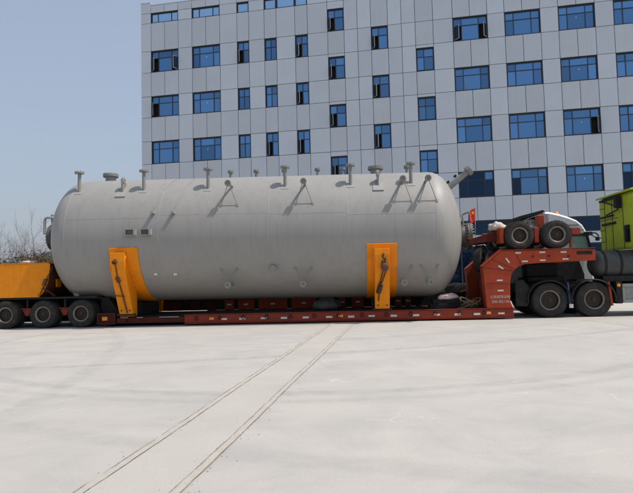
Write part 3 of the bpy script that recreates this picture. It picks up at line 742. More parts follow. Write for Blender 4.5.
# ------------------------------------------------------------------ saddles
def saddle(uc, w_band, u_post, w_post, ztop, label):
    TZC = globals()['TZC'] - math.tan(TILT) * (uc + 2.2)
    sd = thing('saddle', label, 'saddle', (uc, 1.5, DK), frame=FR, group='orange saddles under the tank')
    th0 = math.asin((ztop - TZC) / TR_)          # near-side end of the band (below the horizontal)
    n = 40; vs = []; fs = []
    R0, R1 = TR_ + .004, TR_ + .035
    a0 = -PI + (-th0) ; a1 = th0
    a0 = PI - th0; a1 = 2 * PI + th0
    mb = MB()
    for i in range(n + 1):
        q = a0 + (a1 - a0) * i / n
        hw = w_band / 2
        for R_ in (R0, R1):
            for s in (-1, 1): vs.append((uc + s * hw, TV + R_ * math.cos(q), TZC + R_ * math.sin(q)))
    for i in range(n):
        b = i * 4; c = b + 4
        fs += [(b, b + 1, c + 1, c), (b + 2, c + 2, c + 3, b + 3), (b, c, c + 2, b + 2), (b + 1, b + 3, c + 3, c + 1)]
    fs += [(0, 2, 3, 1), (n * 4, n * 4 + 1, n * 4 + 3, n * 4 + 2)]
    mb.add(vs, fs); part('wrap_plate', mb, 'orange_paint', sd, .01)
    # box posts, near and far, leaning out to the shell
    Rw = R1 + .003
    for s, nm in ((1, 'post'), (-1, 'post')):
        arc = []
        zt = ztop - .16
        t0 = PI + math.asin((TZC - zt) / Rw); t1 = PI + math.radians(56)
        for i in range(13):
            q = t0 + (t1 - t0) * i / 12; arc.append((Rw * math.cos(q), TZC + Rw * math.sin(q)))
        poly = [(-2.25, zt), *arc, (arc[-1][0] + .02, DK + .004), (-1.49, DK + .004), (-2.17, 1.75), (-2.25, 2.1)]
        mb = MB(); mb.prism([(TV + s * p[0], p[1]) for p in poly], u_post - w_post / 2, u_post + w_post / 2, 'x'); po = part('post', mb, 'orange_paint', sd, .008)
        if s > 0:
            mb = MB(); mb.box(u_post - w_post / 2 - .018, u_post - w_post / 2 - .001, TV - 2.23, TV - 2.16, 1.8, zt - .02); part('weld_bead', mb, 'orange_paint', po)
            for du in (-.14, .14):
                mb = MB(); mb.cyl((u_post + du, TV - 1.60, DK + .20), (u_post + du, TV - 1.53, DK + .20), .024, 8); part('bolt', mb, 'black_metal', po)
        for du in ():     # thin gusset beside the rear saddle's post
            gpoly = [(arc[5][0], arc[5][1]), *arc[6:], (arc[-1][0] + .05, DK + .004), (-1.25, DK + .004)]
            uu = u_post + du * (w_post / 2 + .16)
            mb = MB(); mb.prism([(TV + s * p[0], p[1]) for p in gpoly], uu - .012, uu + .012, 'x'); part('gusset', mb, 'orange_paint', sd)
        mb = MB(); v0, v1 = sorted((TV + s * -1.40, TV + s * -.5)); mb.box(u_post - .42, u_post + .42, v0, v1, DK + .0, DK + .018) if False else mb.box(u_post - w_post / 2 - .08, u_post + w_post / 2 + .08, *sorted((TV + s * -1.53, TV + s * -1.495)), DK + .024, DK + .10)
        part('foot_plate', mb, 'black_metal', sd)
    mb = MB(); mb.box(u_post - w_post / 2, u_post + w_post / 2, TV - .90, TV + .90, DK + .004, TZC - TR_ - .04); part('centre_block', mb, 'black_metal', sd)
    return sd
saddle(-6.13, .94, -6.26, .47, 2.55, 'orange steel saddle with plain hanging chain under the rear of the tank')
saddle(2.06, .94, 2.05, .46, 2.46, 'orange steel saddle with chain hoist in front, near the gooseneck')

# chains
def chain(pts, label, nm='chain', link=.055, r=.009, base=None, group=None):
    P = [Vector(p) for p in pts]; seg = []
    mb = MB(); k = 0
    for a, b in zip(P[:-1], P[1:]):
        L = (b - a).length; n = max(1, int(L / (link * 1.45))); d = (b - a).normalized()
        for i in range(n):
            c = a + (b - a) * ((i + .5) / n)
            o = d.orthogonal().normalized(); o2 = d.cross(o); x = o if k % 2 else o2; k += 1
            mb.tube([c + d * (link * .95 * math.cos(q)) + x * (link * .48 * math.sin(q)) for q in [2 * PI * j / 10 for j in range(10)]], r, 6, closed=True)
    return mb
def post_v(z):   # outer face of the near posts
    if z > 2.1: return -.75
    if z > 1.75: return -.75 + (2.1 - z) / .35 * .08
    return -.67 + (1.75 - z) / (1.75 - DK) * .68
def pf(u, z, o=.03): return (u, post_v(z) - o, z)
ch = thing('chain', 'rusty tie chain with hook hanging down the rear orange saddle', 'chain', pf(-6.33, .40), frame=FR)
part('links', chain([pf(-6.36, 2.13), pf(-6.31, 1.95), pf(-6.30, 1.62), pf(-6.27, 1.3), pf(-6.24, .95), pf(-6.21, .45)], '', link=.05), 'chain_steel', ch)
mb = MB(); mb.tube([pf(-6.33, 2.17), pf(-6.28, 2.12), pf(-6.30, 2.03), pf(-6.39, 2.04), pf(-6.41, 2.12)], .022, 8); part('hook', mb, 'chain_steel', ch)
mb = MB(); mb.bar(pf(-6.32, 1.60, .05), pf(-6.27, 1.45, .05), .10, .08); mb.bar(pf(-6.50, 1.02, .04), pf(-6.18, .99, .04), .025, .025); part('binder', mb, 'rust_iron', ch)
mb = MB(); mb.cyl(pf(-6.34, 2.22, 0.04), pf(-6.34, 2.22, -.05), .028, 10); part('pin', mb, 'orange_paint', ch)
ch = thing('chain_hoist', 'rusty chain hoist with brown round block hanging on the front orange saddle', 'hoist', pf(2.02, .62), frame=FR)
mb = MB(); c_ = Vector(pf(2.12, 1.72, .10)); mb.lathe([(-.07, 0), (-.07, .10), (-.05, .125), (.05, .125), (.07, .10), (.07, 0)], c_, (0.1, 1, 0), 24); part('hoist_block', mb, 'rust_iron', ch)
mb = MB(); mb.tube([pf(2.10, 2.12), pf(2.06, 2.05), pf(2.10, 1.97), pf(2.15, 2.0), pf(2.13, 1.84)], .024, 8); mb.tube([pf(2.06, 1.92), pf(2.03, 1.80), pf(2.08, 1.76)], .02, 8); part('hook', mb, 'chain_steel', ch)
part('links', chain([pf(2.16, 1.62, .07), pf(2.06, 1.32, .06), pf(1.97, 1.15, .05)], '', link=.045), 'chain_steel', ch)
part('links', chain([pf(2.07, 1.62, .07), pf(1.99, 1.30, .06), pf(1.94, 1.12, .05)], '', link=.045), 'chain_steel', ch)
part('links', chain([pf(1.95, 1.05, .05), pf(1.94, .85, .05), pf(1.92, .66, .05)], '', link=.045), 'chain_steel', ch)
mb = MB(); mb.bar(pf(1.99, 1.16, .06), pf(1.92, .92, .06), .13, .08); mb.bar(pf(2.02, 1.26, .07), pf(1.95, 1.16, .07), .05, .05); part('lower_block', mb, 'chain_steel', ch)
mb = MB(); mb.cyl(pf(2.12, 2.16, 0.04), pf(2.12, 2.16, -.05), .028, 10); part('pin', mb, 'orange_paint', ch)

# ------------------------------------------------------------------ orange tub at the rear
tb = thing('steel_tub', 'orange steel tub with curved front end standing over the rear axles', 'tub', (-11.0, 1.5, 1.024), frame=FR)
prof = [(-13.3, 2.12), (-8.90, 2.14), (-8.90, 1.98), (-8.92, 1.75), (-8.98, 1.5), (-9.10, 1.22), (-9.27, 1.026), (-13.3, 1.026)]
for v0, v1 in ((.06, .10), (2.80, 2.84)):
    mb = MB(); mb.prism(prof, v0, v1); part('side_plate', mb, 'orange_paint', tb, .004)
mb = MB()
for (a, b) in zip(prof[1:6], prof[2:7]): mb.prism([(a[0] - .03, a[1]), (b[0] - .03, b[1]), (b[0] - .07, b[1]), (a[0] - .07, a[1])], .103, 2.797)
mb.box(-13.29, -9.25, .103, 2.797, 1.028, 1.06); part('front_plate', mb, 'shaded_plate', tb)  # front plate and floor: deep shade by the tank put into the colour
mb = MB(); mb.box(-13.29, -8.95, .055, .16, 2.143, 2.17); part('top_flange', mb, 'orange_paint', tb)
for u in (-9.9, -11.2, -12.5):
    mb = MB(); mb.box(u - .03, u + .03, .16, .20, 1.07, 2.1); part('rib', mb, 'orange_paint', tb)
mb = MB(); mb.box(-8.955, -8.925, .55, .85, 1.35, 1.62); part('stop_plate', mb, 'orange_paint', tb)
chn = thing('chain', 'dark tie chain slanting across the end of the orange tub', 'chain', (-9.2, .03, 1.03), frame=FR)
part('links', chain([(-8.78, .02, 2.02), (-8.95, .01, 1.65), (-9.08, .01, 1.35), (-9.24, .01, 1.06)], '', link=.06, r=.012), 'chain_steel', chn)
part('links', chain([(-9.10, .0, 1.32), (-8.90, .02, 1.20), (-8.72, .05, 1.06)], '', link=.06, r=.012), 'chain_steel', chn)
mb = MB(); mb.bar((-8.98, -.02, 1.62), (-9.06, -.02, 1.40), .10, .09); part('binder', mb, 'rust_iron', chn)
def blob(name, c, rx, ry, rz, m, label, cat, amp=.25, nu=18, nv=12, flat=True, rot=0):
    mb = MB(); vs = []; fs = []; ph = [random.uniform(0, 6) for _ in range(6)]
    for i in range(nv + 1):
        t = PI * i / nv
        for j in range(nu):
            q = 2 * PI * j / nu; x, y, z = math.sin(t) * math.cos(q), math.sin(t) * math.sin(q), math.cos(t)
            k = 1 + amp * (math.sin(5 * x + ph[0]) * math.sin(6 * y + ph[1]) + .6 * math.sin(11 * x + ph[2] + 4 * z) * math.cos(9 * y + ph[3]))
            x, y = x * rx * k, y * ry * k; z = max(z * rz * k, -rz * .55) if flat else z * rz * k
            vs.append((c[0] + x * math.cos(rot) - y * math.sin(rot), c[1] + x * math.sin(rot) + y * math.cos(rot), c[2] + z + rz * .55))
    for i in range(nv):
        for j in range(nu): fs.append((i * nu + j, (i + 1) * nu + j, (i + 1) * nu + (j + 1) % nu, i * nu + (j + 1) % nu))
    mb.add(vs, fs, True); return solo(name, mb, m, label, cat, frame=FR, base=c)
blob('sandbag', (-9.75, .25, 2.172), .30, .13, .05, 'cement_bag', 'pale dusty bag lying on the rim of the orange tub', 'bag')
blob('sandbag', (-8.20, .55, 1.022), .10, .10, .22, 'cement_bag', 'small white bundle beside the rear wheel under the tank end', 'bag')
blob('tarpaulin', (.20, 2.3, DK), .48, .25, .24, 'grey_cloth', 'crumpled grey tarpaulin lying on the black deck under the tank', 'tarpaulin', amp=.18)
# clutter by the gooseneck
blob('cloth_bundle', (4.30, .95, DK + .30), .36, .16, .12, 'pink_cloth', 'pale pink cloth bundle lying on dark timber by the gooseneck', 'cloth', rot=.5)
mb = MB(); mb.box(3.65, 4.75, .75, 1.25, DK, DK + .16); mb.box(3.75, 4.7, .78, 1.2, DK + .163, DK + .30); solo('timber_stack', mb, 'black_metal', 'dark stacked sleepers under the front head of the tank', 'timber', frame=FR, base=(4.2, 1.0, DK), bevel=.01)
mb = MB()
for k in range(9):
    c_ = Vector((4.85 + random.uniform(-.16, .16), .45 + random.uniform(-.08, .12), DK + .05 + .028 * k)); rr = random.uniform(.16, .26); tx, ty = random.uniform(-.5, .5), random.uniform(-.6, .6)
    mb.tube([c_ + Vector((rr * math.cos(q), rr * .7 * math.sin(q), max(-.02 - .028 * k, rr * (tx * math.cos(q) + ty * math.sin(q))))) for q in [2 * PI * j / 24 for j in range(24)]], .017, 6, closed=True)
solo('rope_coil', mb, 'rope', 'tangled brown rope heaped on the deck beside the gooseneck', 'rope', frame=FR, base=(4.85, .45, DK))

# ------------------------------------------------------------------ axle dolly carried on the gooseneck
dl = thing('axle_dolly', 'red two axle dolly with black tyres riding on top of the gooseneck', 'dolly', (7.0, 1.5, 2.18), frame=FR)
for u in (6.46, 7.62):
    wheel(KS, dl, u, .22, 2.63); wheel(KS, dl, u, .52, 2.63)
    wheel(KS, dl, u, 2.78, 2.63, True); wheel(KS, dl, u, 2.48, 2.63, True)
    mb = MB(); mb.cyl((u, .5, 2.63), (u, 2.5, 2.63), .07, 12); part('axle', mb, 'dark_red', dl)
for v in (.82, 2.0):
    mb = MB(); mb.box(5.75, 8.35, v, v + .18, 2.62, 2.86); part('frame_beam', mb, 'red_bright', dl, .012)
mb = MB(); mb.box(6.98, 7.12, .30, .815, 2.40, 2.88); part('spring_hanger', mb, 'red_bright', dl, .012)
mb = MB(); mb.box(5.88, 6.0, .25, .815, 2.40, 2.90); part('spring_hanger', mb, 'red_bright', dl, .012)
mb = MB(); mb.box(8.06, 8.34, .12, .815, 2.62, 2.83); part('end_bracket', mb, 'red_paint', dl, .012)
mb = MB(); mb.cyl((8.06, .2, 2.2), (8.06, .2, 2.62), .04, 10); part('stay', mb, 'red_bright', dl)
mb = MB(); mb.box(7.30, 7.50, .86, 1.2, 2.865, 3.34); part('air_tank_post', mb, 'red_bright', dl, .02)
for v in (.65, 1.95):
    mb = MB(); mb.prism([(4.98, 2.42), (4.98, 2.58), (5.95, 2.86), (5.95, 2.5)], v, v + .2); part('tongue', mb, 'dark_red', dl, .01)
mb = MB(); mb.box(4.95, 5.12, .66, 2.14, 2.585, 2.70); part('tongue_beam', mb, 'rust_iron', dl)
mb = MB(); mb.box(5.2, 5.9, .853, 1.947, 2.55, 2.58); part('tongue_floor', mb, 'dark_red', dl)
for i in range(5):
    mb = MB(); pts = [(6.9 + .15 * math.sin(k + i), .62 + .03 * i, 2.2 + .1 * k + .02 * i) for k in range(5)]; mb.tube(pts, .018, 6); part('air_hose', mb, 'black_metal', dl)
blob('cement_bag', (5.93, .75, 2.862), .26, .17, .16, 'cement_bag', 'crumpled white sack with brown stains on the dolly tongue', 'bag', amp=.30)
sw = thing('spare_wheel', 'spare black tyre standing edge on between the gooseneck beams', 'wheel', (5.55, 1.0, 1.30), frame=FR)
wheel(KS, sw, 5.40, .95, 1.95, False, rz=math.radians(58))
mb = MB(); mb.box(5.30, 5.60, .75, 1.15, 1.26, 1.51); part('cradle', mb, 'dark_red', sw)
mb = MB(); mb.box(6.62, 7.3, .95, 1.95, 2.866, 2.99); solo('tool_tray', mb, 'grey_metal', 'flat grey tool tray on the dolly frame', 'tray', frame=FR, base=(6.9, 1.4, 2.866), bevel=.01)
# flag
fl = thing('flag', 'small red flag with yellow stars beside the tank manway', 'flag', (5.30, 1.30, 2.705), frame=FR)
mb = MB(); mb.cyl((5.33, 1.30, 2.70), (5.37, 1.30, 3.71), .012, 8); part('pole', mb, 'raw_steel', fl)
mb = MB(); vs = []; fs = []
nx, nz_ = 8, 10
def fpt(i, j):
    s, t = i / nx, j / nz_
    px = 5.365 - .02 * t - .25 * s + .10 * s * t; pz = 3.70 - .46 * t - .13 * s * (1 - .4 * t)
    return (px, 1.295 - .04 * math.sin(s * 7 + t * 2) * s, pz)
for i in range(nx + 1):
    for j in range(nz_ + 1): vs.append(fpt(i, j))
for i in range(nx):
    for j in range(nz_): a = i * (nz_ + 1) + j; fs.append((a, a + 1, a + nz_ + 2, a + nz_ + 1))
mb.add(vs, fs, True); cl = part('cloth', mb, 'flag_red', fl)
def star(c, r, y):
    pts = [(c[0] + (r if k % 2 == 0 else r * .42) * math.cos(PI / 2 + k * PI / 5), y, c[1] + (r if k % 2 == 0 else r * .42) * math.sin(PI / 2 + k * PI / 5)) for k in range(10)]
    mb = MB(); mb.add(pts + [(p[0], y + .004, p[2]) for p in pts], [tuple(range(10)), tuple(range(10, 20))[::-1]] + [(k, (k + 1) % 10, 10 + (k + 1) % 10, 10 + k) for k in range(10)]); return mb
part('star', star((5.265, 3.52), .065, 1.235), 'flag_yellow', cl)
for (x, z) in ((5.19, 3.58), (5.17, 3.53), (5.175, 3.48), (5.20, 3.44)): part('star', star((x, z), .018, 1.235), 'flag_yellow', cl)

# ------------------------------------------------------------------ green tractor unit
gt = thing('tractor_truck', 'lime green tractor truck coupled under the gooseneck', 'truck', (9.5, 1.5, 0), frame=FR)
for v in (1.05, 1.75):
    mb = MB(); mb.box(6.35, 13.2, v, v + .2, .82, 1.10); part('chassis_rail', mb, 'black_metal', gt)
for u in (7.36, 8.73):
    for v, f_ in ((.42, 0), (.74, 0), (2.58, 1), (2.26, 1)): wheel(KD, gt, u, v, .552, bool(f_))
    mb = MB(); mb.cyl((u, .8, .552), (u, 2.2, .552), .11, 14); part('axle', mb, 'black_metal', gt)
    # arched mudguard
    for v0, v1 in ((.24, .95), (2.05, 2.76)):
        mb = MB(); vs = []; fs = []; n = 18
        for i in range(n + 1):
            q = math.radians(-8 + 196 * i / n); x = u - .02 + .655 * math.cos(q); z = .56 + .615 * math.sin(q)
            if q > math.radians(120): x -= .03
            for (dr, v) in ((0, v0), (0, v1), (.02, v1), (.02, v0)): vs.append((u + (x - u) * (1 + dr / .65), v, .56 + (z - .56) * (1 + dr / .65)))
            if i: a = (i - 1) * 4; b = i * 4; fs += [(a, b, b + 1, a + 1), (a + 1, b + 1, b + 2, a + 2), (a + 2, b + 2, b + 3, a + 3), (a + 3, b + 3, b, a)]
        # rolled front lip
        mb.add(vs, fs, True)
        for i in range(n):
            pass
        pts = [((vs[i * 4][0]), v0 - .0 if v0 < 1 else v1, vs[i * 4][2]) for i in range(n + 1)]; mb.tube(pts, .028, 6); part('mudguard', mb, 'black_metal', gt)
mb = MB(); mb.prism([(6.30, .38), (6.30, 1.18), (6.55, 1.22), (6.74, .98), (6.66, .38)], .30, .36); part('mud_flap', mb, 'black_metal', gt)
mb = MB(); mb.prism([(7.955, .42), (7.91, 1.10), (7.94, 1.10), (8.00, .42)], .25, .75); part('mud_flap', mb, 'blue_flap', gt)
mb = MB(); mb.box(7.93, 8.05, .23, .26, .30, .42); part('flap_weight', mb, 'reflective_tape', gt)
mb = MB(); mb.prism([(9.22, .36), (9.16, 1.08), (9.21, 1.10), (9.29, .34)], .25, .9); part('mud_flap', mb, 'red_bright', gt)
mb = MB(); mb.cyl((6.5, 1.5, 1.12), (8.3, 1.5, 1.20), .3, 20) if False else mb.box(6.9, 8.1, .95, 2.05, 1.12, 1.30); part('fifth_wheel', mb, 'black_metal', gt, .03)
mb = MB(); mb.box(6.95, 8.0, 1.25, 1.75, 1.303, 1.74); part('king_pin_block', mb, 'black_metal', gt, .03)
# side gear ahead of the rear wheels
mb = MB(); mb.box(9.42, 9.60, .30, .9, .40, 1.10); part('bracket_plate', mb, 'black_metal', gt, .01)
mb = MB(); mb.cyl((9.50, .285, .98), (9.50, .30, .98), .055, 14); part('marker_lamp', mb, 'amber_plastic', gt)
mb = MB(); mb.box(9.62, 11.4, .32, .38, .92, 1.02); mb.box(9.62, 11.4, .32, .38, .42, .50); mb.box(9.62, 9.70, .33, .37, .502, .918); mb.box(10.3, 10.4, .33, .37, .502, .918); mb.box(11.3, 11.4, .33, .37, .502, .918); part('side_guard', mb, 'grey_metal', gt, .008)
mb = MB(); mb.box(9.70, 11.3, .45, .95, .50, .95); part('battery_box', mb, 'grey_metal', gt, .02)
# gas cylinder behind the cab
pr_ = []
for i in range(9): q = PI / 2 * i / 8; pr_.append((8.80 + .30 * (1 - math.cos(q)), .44 * math.sin(q)))
for i in range(8): q = PI / 2 * i / 8; pr_.append((10.75 + .25 * math.sin(q), .44 * math.cos(q)))
pr_.append((11.0, 0))
mb = MB(); mb.lathe(pr_, (0, .78, 1.66), (1, 0, 0), 48); gc = part('gas_cylinder', mb, 'gas_tank', gt)
for u in (9.18, 9.66, 10.4):
    mb = MB(); mb.lathe([(-.035, .443), (-.035, .455), (.035, .455), (.035, .443)], (u, .78, 1.66), (1, 0, 0), 48, False); part('strap', mb, 'black_metal', gc)
mb = MB(); mb.box(9.1, 10.8, .45, 1.05, 1.10, 1.28); part('cylinder_cradle', mb, 'black_metal', gt)
# cab
cu0, cu1 = 10.02, 12.25
cprof = [(cu0 + 1.2, 1.15), (cu0 + 1.2, 2.13), (cu0, 2.13), (cu0, 3.86), (cu0 + .10, 4.02), (cu0 + 1.2, 4.12), (cu1 - .5, 3.75), (cu1 - .15, 3.1), (cu1, 2.2), (cu1, .75), (cu1 - .9, .75)]
mb = MB(); mb.prism(cprof, .12, 2.62); cb = part('cab', mb, 'lime_paint', gt, .07)
mb = MB(); mb.prism([(cu0 - .10, 3.96), (cu0 - .12, 4.02), (cu0 + .8, 4.18), (cu0 + .8, 4.13)], .05, 2.60); part('roof_lip', mb, 'lime_paint', cb, .01)
for v in (.85, 1.6, 2.15):
    mb = MB(); mb.box(cu0 - .012, cu0 - .002, v, v + .018, 2.15, 3.85); part('panel_groove', mb, 'black_metal', cb)
for z in (2.45, 2.85, 3.20, 3.62):
    mb = MB(); mb.box(cu0 - .010, cu0 - .0015, 2.16 if z != 3.2 else 1.2, 2.58, z, z + .016); part('panel_groove', mb, 'black_metal', cb)
mb = MB(); mb.box(cu0 - .05, cu0 - .013, 1.35, 2.35, 3.02, 3.09); mb.box(cu0 - .06, cu0 - .013, 1.5, 2.5, 3.29, 3.34); mb.box(cu0 - .05, cu0 - .013, 1.45, 2.5, 2.02, 2.10); part('grab_rail', mb, 'black_metal', cb)
mb = MB(); mb.box(cu0 - .04, cu0 - .013, .45, .75, 2.35, 2.9); part('rear_window', mb, 'glass_dark', cb)
mb = MB(); mb.tube([(cu0 - .06, 2.35, 3.90), (cu0 - .10, 1.6, 3.72), (cu0 - .10, 1.05, 3.55), (cu0 - .08, 1.02, 3.46), (cu0 - .07, 1.9, 3.36)], .022, 6); mb.box(cu0 - .20, cu0 - .013, .9, 1.05, 3.5, 3.9); part('air_line', mb, 'black_metal', cb)
mb = MB(); mb.box(cu0 - .06, cu0 - .013, 1.1, 2.45, 3.86, 3.93); part('roof_rail', mb, 'black_metal', cb)
for v in (.112, 2.622):
    mb = MB(); mb.prism([(cu0 + .95, 2.35), (cu0 + .95, 3.05), (cu1 - .35, 3.05), (cu1 - .18, 2.45)], v, v + .006); part('side_window', mb, 'cab_glass', cb)
mb = MB(); mb.bar((cu1 - .08, 1.37, 2.62), (cu1 - .40, 1.37, 3.42), 2.2, .012); part('windscreen', mb, 'cab_glass', cb)
for v, f_ in ((.38, 0), (2.36, 1)): wheel(KD, gt, 11.55, v, .552, bool(f_))
mb = MB(); mb.box(cu1 + .003, cu1 + .15, .15, 2.6, .4, .95); part('bumper', mb, 'lime_paint', gt, .03)

# ------------------------------------------------------------------ white truck behind
wt = thing('white_truck', 'white truck cab with orange beacon parked behind the gooseneck', 'truck', (9.0, 5.2, 0), frame=FR)
wp = [(8.45, 1.0), (8.52, 3.1), (8.56, 3.78), (8.8, 3.77), (9.15, 3.68), (9.5, 3.56), (9.8, 3.42), (10.0, 3.24), (10.12, 3.02), (10.16, 2.84), (10.30, 2.2), (10.34, .95), (9.9, .55), (8.9, .55)]
mb = MB(); mb.prism(wp, 4.02, 6.40); wc = part('cab', mb, 'white_paint', wt, .07)
mb = MB(); mb.prism([(9.55, 2.25), (9.58, 2.80), (10.10, 2.80), (10.22, 2.25)], 4.008, 4.016); part('side_window', mb, 'cab_glass', wc)
mb = MB(); mb.bar((10.14, 5.2, 2.86), (10.29, 5.2, 2.25), 2.1, .03); part('windscreen', mb, 'cab_glass', wc)
mb = MB(); mb.box(9.2, 10.2, 3.98, 4.016, 2.86, 2.92); part('sun_visor', mb, 'black_metal', wc, .01)
mb = MB(); mb.bar((10.22, 4.0, 2.30), (10.10, 4.0, 2.95), .07, .12); part('pillar', mb, 'black_metal', wc)
mb = MB(); mb.box(10.02, 10.32, 3.94, 4.10, 2.82, 2.96); mb.tube([(10.25, 3.98, 2.92), (10.42, 3.9, 2.90), (10.52, 3.88, 2.78)], .03, 8); mb.tube([(10.2, 3.95, 2.88), (10.38, 3.88, 2.74), (10.58, 3.86, 2.70), (10.66, 3.86, 2.58)], .022, 8); part('mirror_arm', mb, 'black_metal', wc, .01)
mb = MB(); mb.box(10.40, 10.52, 3.80, 3.95, 2.60, 2.76); part('mirror', mb, 'black_metal', wc, .02)
mb = MB(); mb.lathe([(0, .0), (0, .10), (.05, .10), (.06, .085), (.14, .075), (.17, .04), (.175, 0)], (9.15, 4.35, 3.64), (0, 0, 1), 20); part('beacon', mb, 'beacon_orange', wc)
mb = MB()
for k in range(9):
    x = 9.36 + .055 * k; mb.prism([(x, 3.20), (x + .03, 3.20), (x + .055, 3.20 + .05 + .03 * ((k * 7) % 3) / 2), (x + .02, 3.26 + .02 * (k % 2))], 4.006, 4.016)
part('lettering', mb, 'letter_grey', wc)
mb = MB(); mb.prism([(8.44, .5), (8.44, 1.95), (9.75, 1.95), (9.95, 1.35), (9.95, .6)], 3.985, 4.012); part('step_panel', mb, 'black_metal', wc, .006)
mb = MB(); mb.box(8.9, 9.6, 4.003, 4.015, 2.02, 2.05); mb.box(9.0, 10.2, 4.003, 4.015, 2.15, 2.17); part('door_groove', mb, 'letter_grey', wc)
mb = MB(); mb.box(9.46, 9.475, 4.003, 4.016, 1.96, 2.84); part('door_groove', mb, 'letter_grey', wc)
mb = MB(); mb.box(9.50, 9.60, 3.985, 4.012, 2.06, 2.10); part('door_handle', mb, 'black_metal', wc)
mb = MB(); mb.prism([(8.60, 3.14), (8.60, 3.70), (8.72, 3.70), (8.72, 3.14)], 4.003, 4.013); part('roof_seam', mb, 'grey_metal', wc)
mb = MB(); mb.prism([(8.74, 3.10), (8.74, 3.125), (10.02, 3.06), (10.03, 3.03)], 4.003, 4.014); part('roof_seam', mb, 'letter_grey', wc)
mb = MB(); mb.prism([(9.56, 2.81), (9.56, 2.845), (10.12, 2.845), (10.13, 2.81)], 3.99, 4.014); part('window_trim', mb, 'black_metal', wc)
# fairing shell behind the cab roof
mb = MB(); mb.prism([(7.40, 3.44), (7.38, 3.56), (7.7, 3.66), (8.54, 3.86), (8.62, 3.80), (8.50, 3.72), (7.8, 3.56), (7.5, 3.42)], 4.03, 6.38); fa = part('roof_fairing', mb, 'black_metal', wt, .01)
mb = MB(); mb.box(7.85, 8.48, 4.30, 6.2, 3.05, 3.54); part('equipment_box', mb, 'grey_metal', wt, .02)
mb = MB(); mb.box(8.30, 8.50, 4.06, 4.28, 1.2, 3.56); part('intake_pipe', mb, 'grey_metal', wt, .02)
for u in (8.02, 8.2, 8.38):
    mb = MB(); mb.cyl((u, 4.28, 3.40), (u, 4.30, 3.40), .025, 8); part('bolt', mb, 'black_metal', wt)
for v in (4.8, 5.5):
    mb = MB(); mb.box(3.2, 9.8, v, v + .2, .75, 1.0); part('chassis_rail', mb, 'black_metal', wt)
mb = MB(); mb.box(7.7, 8.44, 4.2, 6.2, 1.01, 3.04); part('engine_cover', mb, 'black_metal', wt)
for u in (4.2, 5.5):
    for v, f_ in ((4.2, 0), (6.2, 1)): wheel(KD, wt, u, v, .552, bool(f_))
for v, f_ in ((4.2, 0), (6.2, 1)): wheel(KD, wt, 9.3, v, .552, bool(f_))
mb = MB(); mb.box(10.02, 10.45, 4.05, 6.37, .45, 1.0); part('bumper', mb, 'white_paint', wt, .05)

# ------------------------------------------------------------------ far left: shed, bushes, bare trees
def pix(x, y, dist):
    d = fwd + cR * ((x - 316.5) / FPX) - cU * ((y - 246.5) / FPX); t = dist / d.y
    return Vector((0, 0, CAMH)) + d * t
sh = thing('shed', 'low grey shed with pitched roof beyond the bushes', 'shed', (-28.5, 58, 0))
mb = MB(); mb.prism([(-2.3, 0), (-2.3, 3.6), (1.2, 4.9), (6.5, 4.9), (6.5, 0)], 0, 9); part('wall', mb, 'shed_wall', sh)
mb = MB(); mb.prism([(-2.7, 3.52), (-2.7, 3.66), (1.2, 5.07), (6.8, 5.07), (6.8, 4.93), (1.22, 4.93)], -.4, 9.4); part('roof', mb, 'shed_roof', sh)
mb = MB(); mb.box(3.6, 4.8, -.05, 0.02, 4.35, 4.75); part('vent', mb, 'white_spot', sh)
def bush(x, dist, w, h, m, label):
    c = pix(x, 280, dist); c.z = 0; b = thing('bush', label, 'bush', c, group='bushes behind the orange tub')
    mb = MB()
    for i in range(7):
        q = random.uniform(0, 6.28); mb.tube([(0, 0, 0), (.3 * w * math.cos(q), .3 * w * math.sin(q), h * .4), (.5 * w * math.cos(q + .3), .5 * w * math.sin(q + .3), h * .8)], [.05, .03, .012], 5)
    part('stem', mb, 'bark', b)
    mb = MB()
    cl_ = [(random.gauss(0, .5 * w), random.gauss(0, .35 * w), random.uniform(.12, .86) * h, random.uniform(.22, .42) * h) for _ in range(40)]
    for (x_, y_, z_, r_) in cl_:
        for i in range(320):
            d = Vector((random.gauss(0, 1), random.gauss(0, 1), random.gauss(0, .8))).normalized() * r_ * random.uniform(.5, 1.1)
            p = Vector((x_, y_, z_)) + d
            if p.z < .02: continue
            a = Vector((random.gauss(0, 1), random.gauss(0, 1), random.gauss(0, 1))).normalized(); bb = a.orthogonal().normalized(); s = random.uniform(.045, .10)
            mb.add([p - a * s, p + bb * s * .5, p + a * s, p - bb * s * .5], [(0, 1, 2, 3)])
    part('crown', mb, m, b)
bush(3, 42, 1.3, 2.95, 'leaf_green', 'dark green leafy bush at the left of the bushes by the bare trees')
bush(13, 44, 1.5, 2.95, 'leaf_green', 'olive green bush in front of the shed')
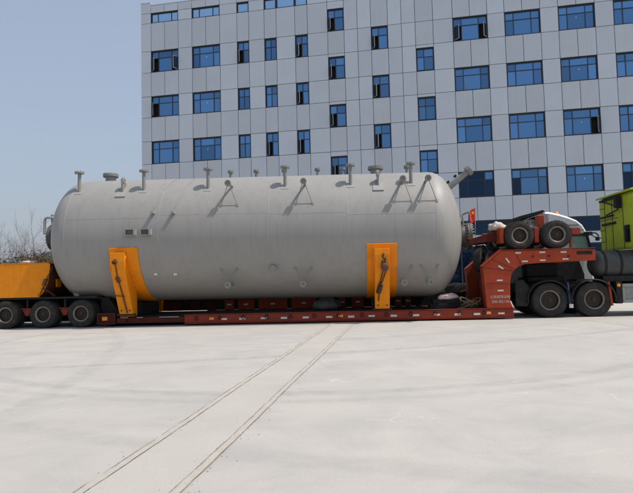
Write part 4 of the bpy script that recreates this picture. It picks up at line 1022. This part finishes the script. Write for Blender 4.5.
bush(31, 43, 1.7, 3.6, 'leaf_brown', 'large brown bush in front of the shed beside the tank end')
bush(52, 46, 1.8, 3.5, 'leaf_brown', 'brown bush half hidden by the tank end')
bush(-22, 45, 1.6, 3.4, 'leaf_brown', 'brown bush at the outer end of the row')
def tree(x, dist, h, lean, label, seed):
    rnd = random.Random(seed); c = pix(x, 280, dist); c.z = 0
    t = thing('bare_tree', label, 'tree', c, group='bare trees beyond the yard')
    tm, cm = MB(), MB()
    def grow(p, d, L, r, lv):
        n = 4; pts = [p]; q = p
        for i in range(n):
            d = (d + Vector((rnd.gauss(0, .10), rnd.gauss(0, .10), .04))).normalized(); q = q + d * (L / n); pts.append(q)
        mb = tm if lv == 0 else cm
        mb.tube(pts, [r * (1 - .5 * i / n) for i in range(n + 1)], 6 if lv == 0 else (5 if lv < 2 else 3), cap=False)
        if lv >= 4: return
        k = 5 if lv == 0 else rnd.randint(2, 3)
        for i in range(k):
            f = rnd.uniform(.35, 1.0) if lv else .3 + .7 * (i + .5) / k
            bp = pts[min(n, int(f * n))]; ax = Vector((rnd.gauss(0, 1), rnd.gauss(0, 1), 0)).normalized()
            nd = (d * rnd.uniform(.7, 1.1) + ax * rnd.uniform(.45, .75)).normalized()
            grow(bp, nd, L * rnd.uniform(.5, .72), max(.007, r * .5), lv + 1)
        grow(pts[-1], d, L * .6, max(.008, r * .5), lv + 1)
    grow(Vector((0, 0, 0)), Vector((lean, 0, 1)).normalized(), h * .42, h * .0085, 0)
    part('trunk', tm, 'bark', t); part('crown', cm, 'bark', t)
tree(-2, 46, 7.4, .02, 'bare tree with upright forked twigs behind the green bush', 1)
tree(7, 50, 8.6, .05, 'slim bare tree between the green bushes', 5)
tree(14, 47, 7.4, .1, 'bare leaning tree beside the shed gable', 9)
tree(36, 49, 9.2, -.02, 'tall bare tree behind the brown bush next to the tank', 14)
tree(46, 55, 9.4, -.03, 'bare tree rising right behind the tank manway', 21)
tree(26, 60, 7.8, .05, 'low bare tree behind the shed roof', 31)
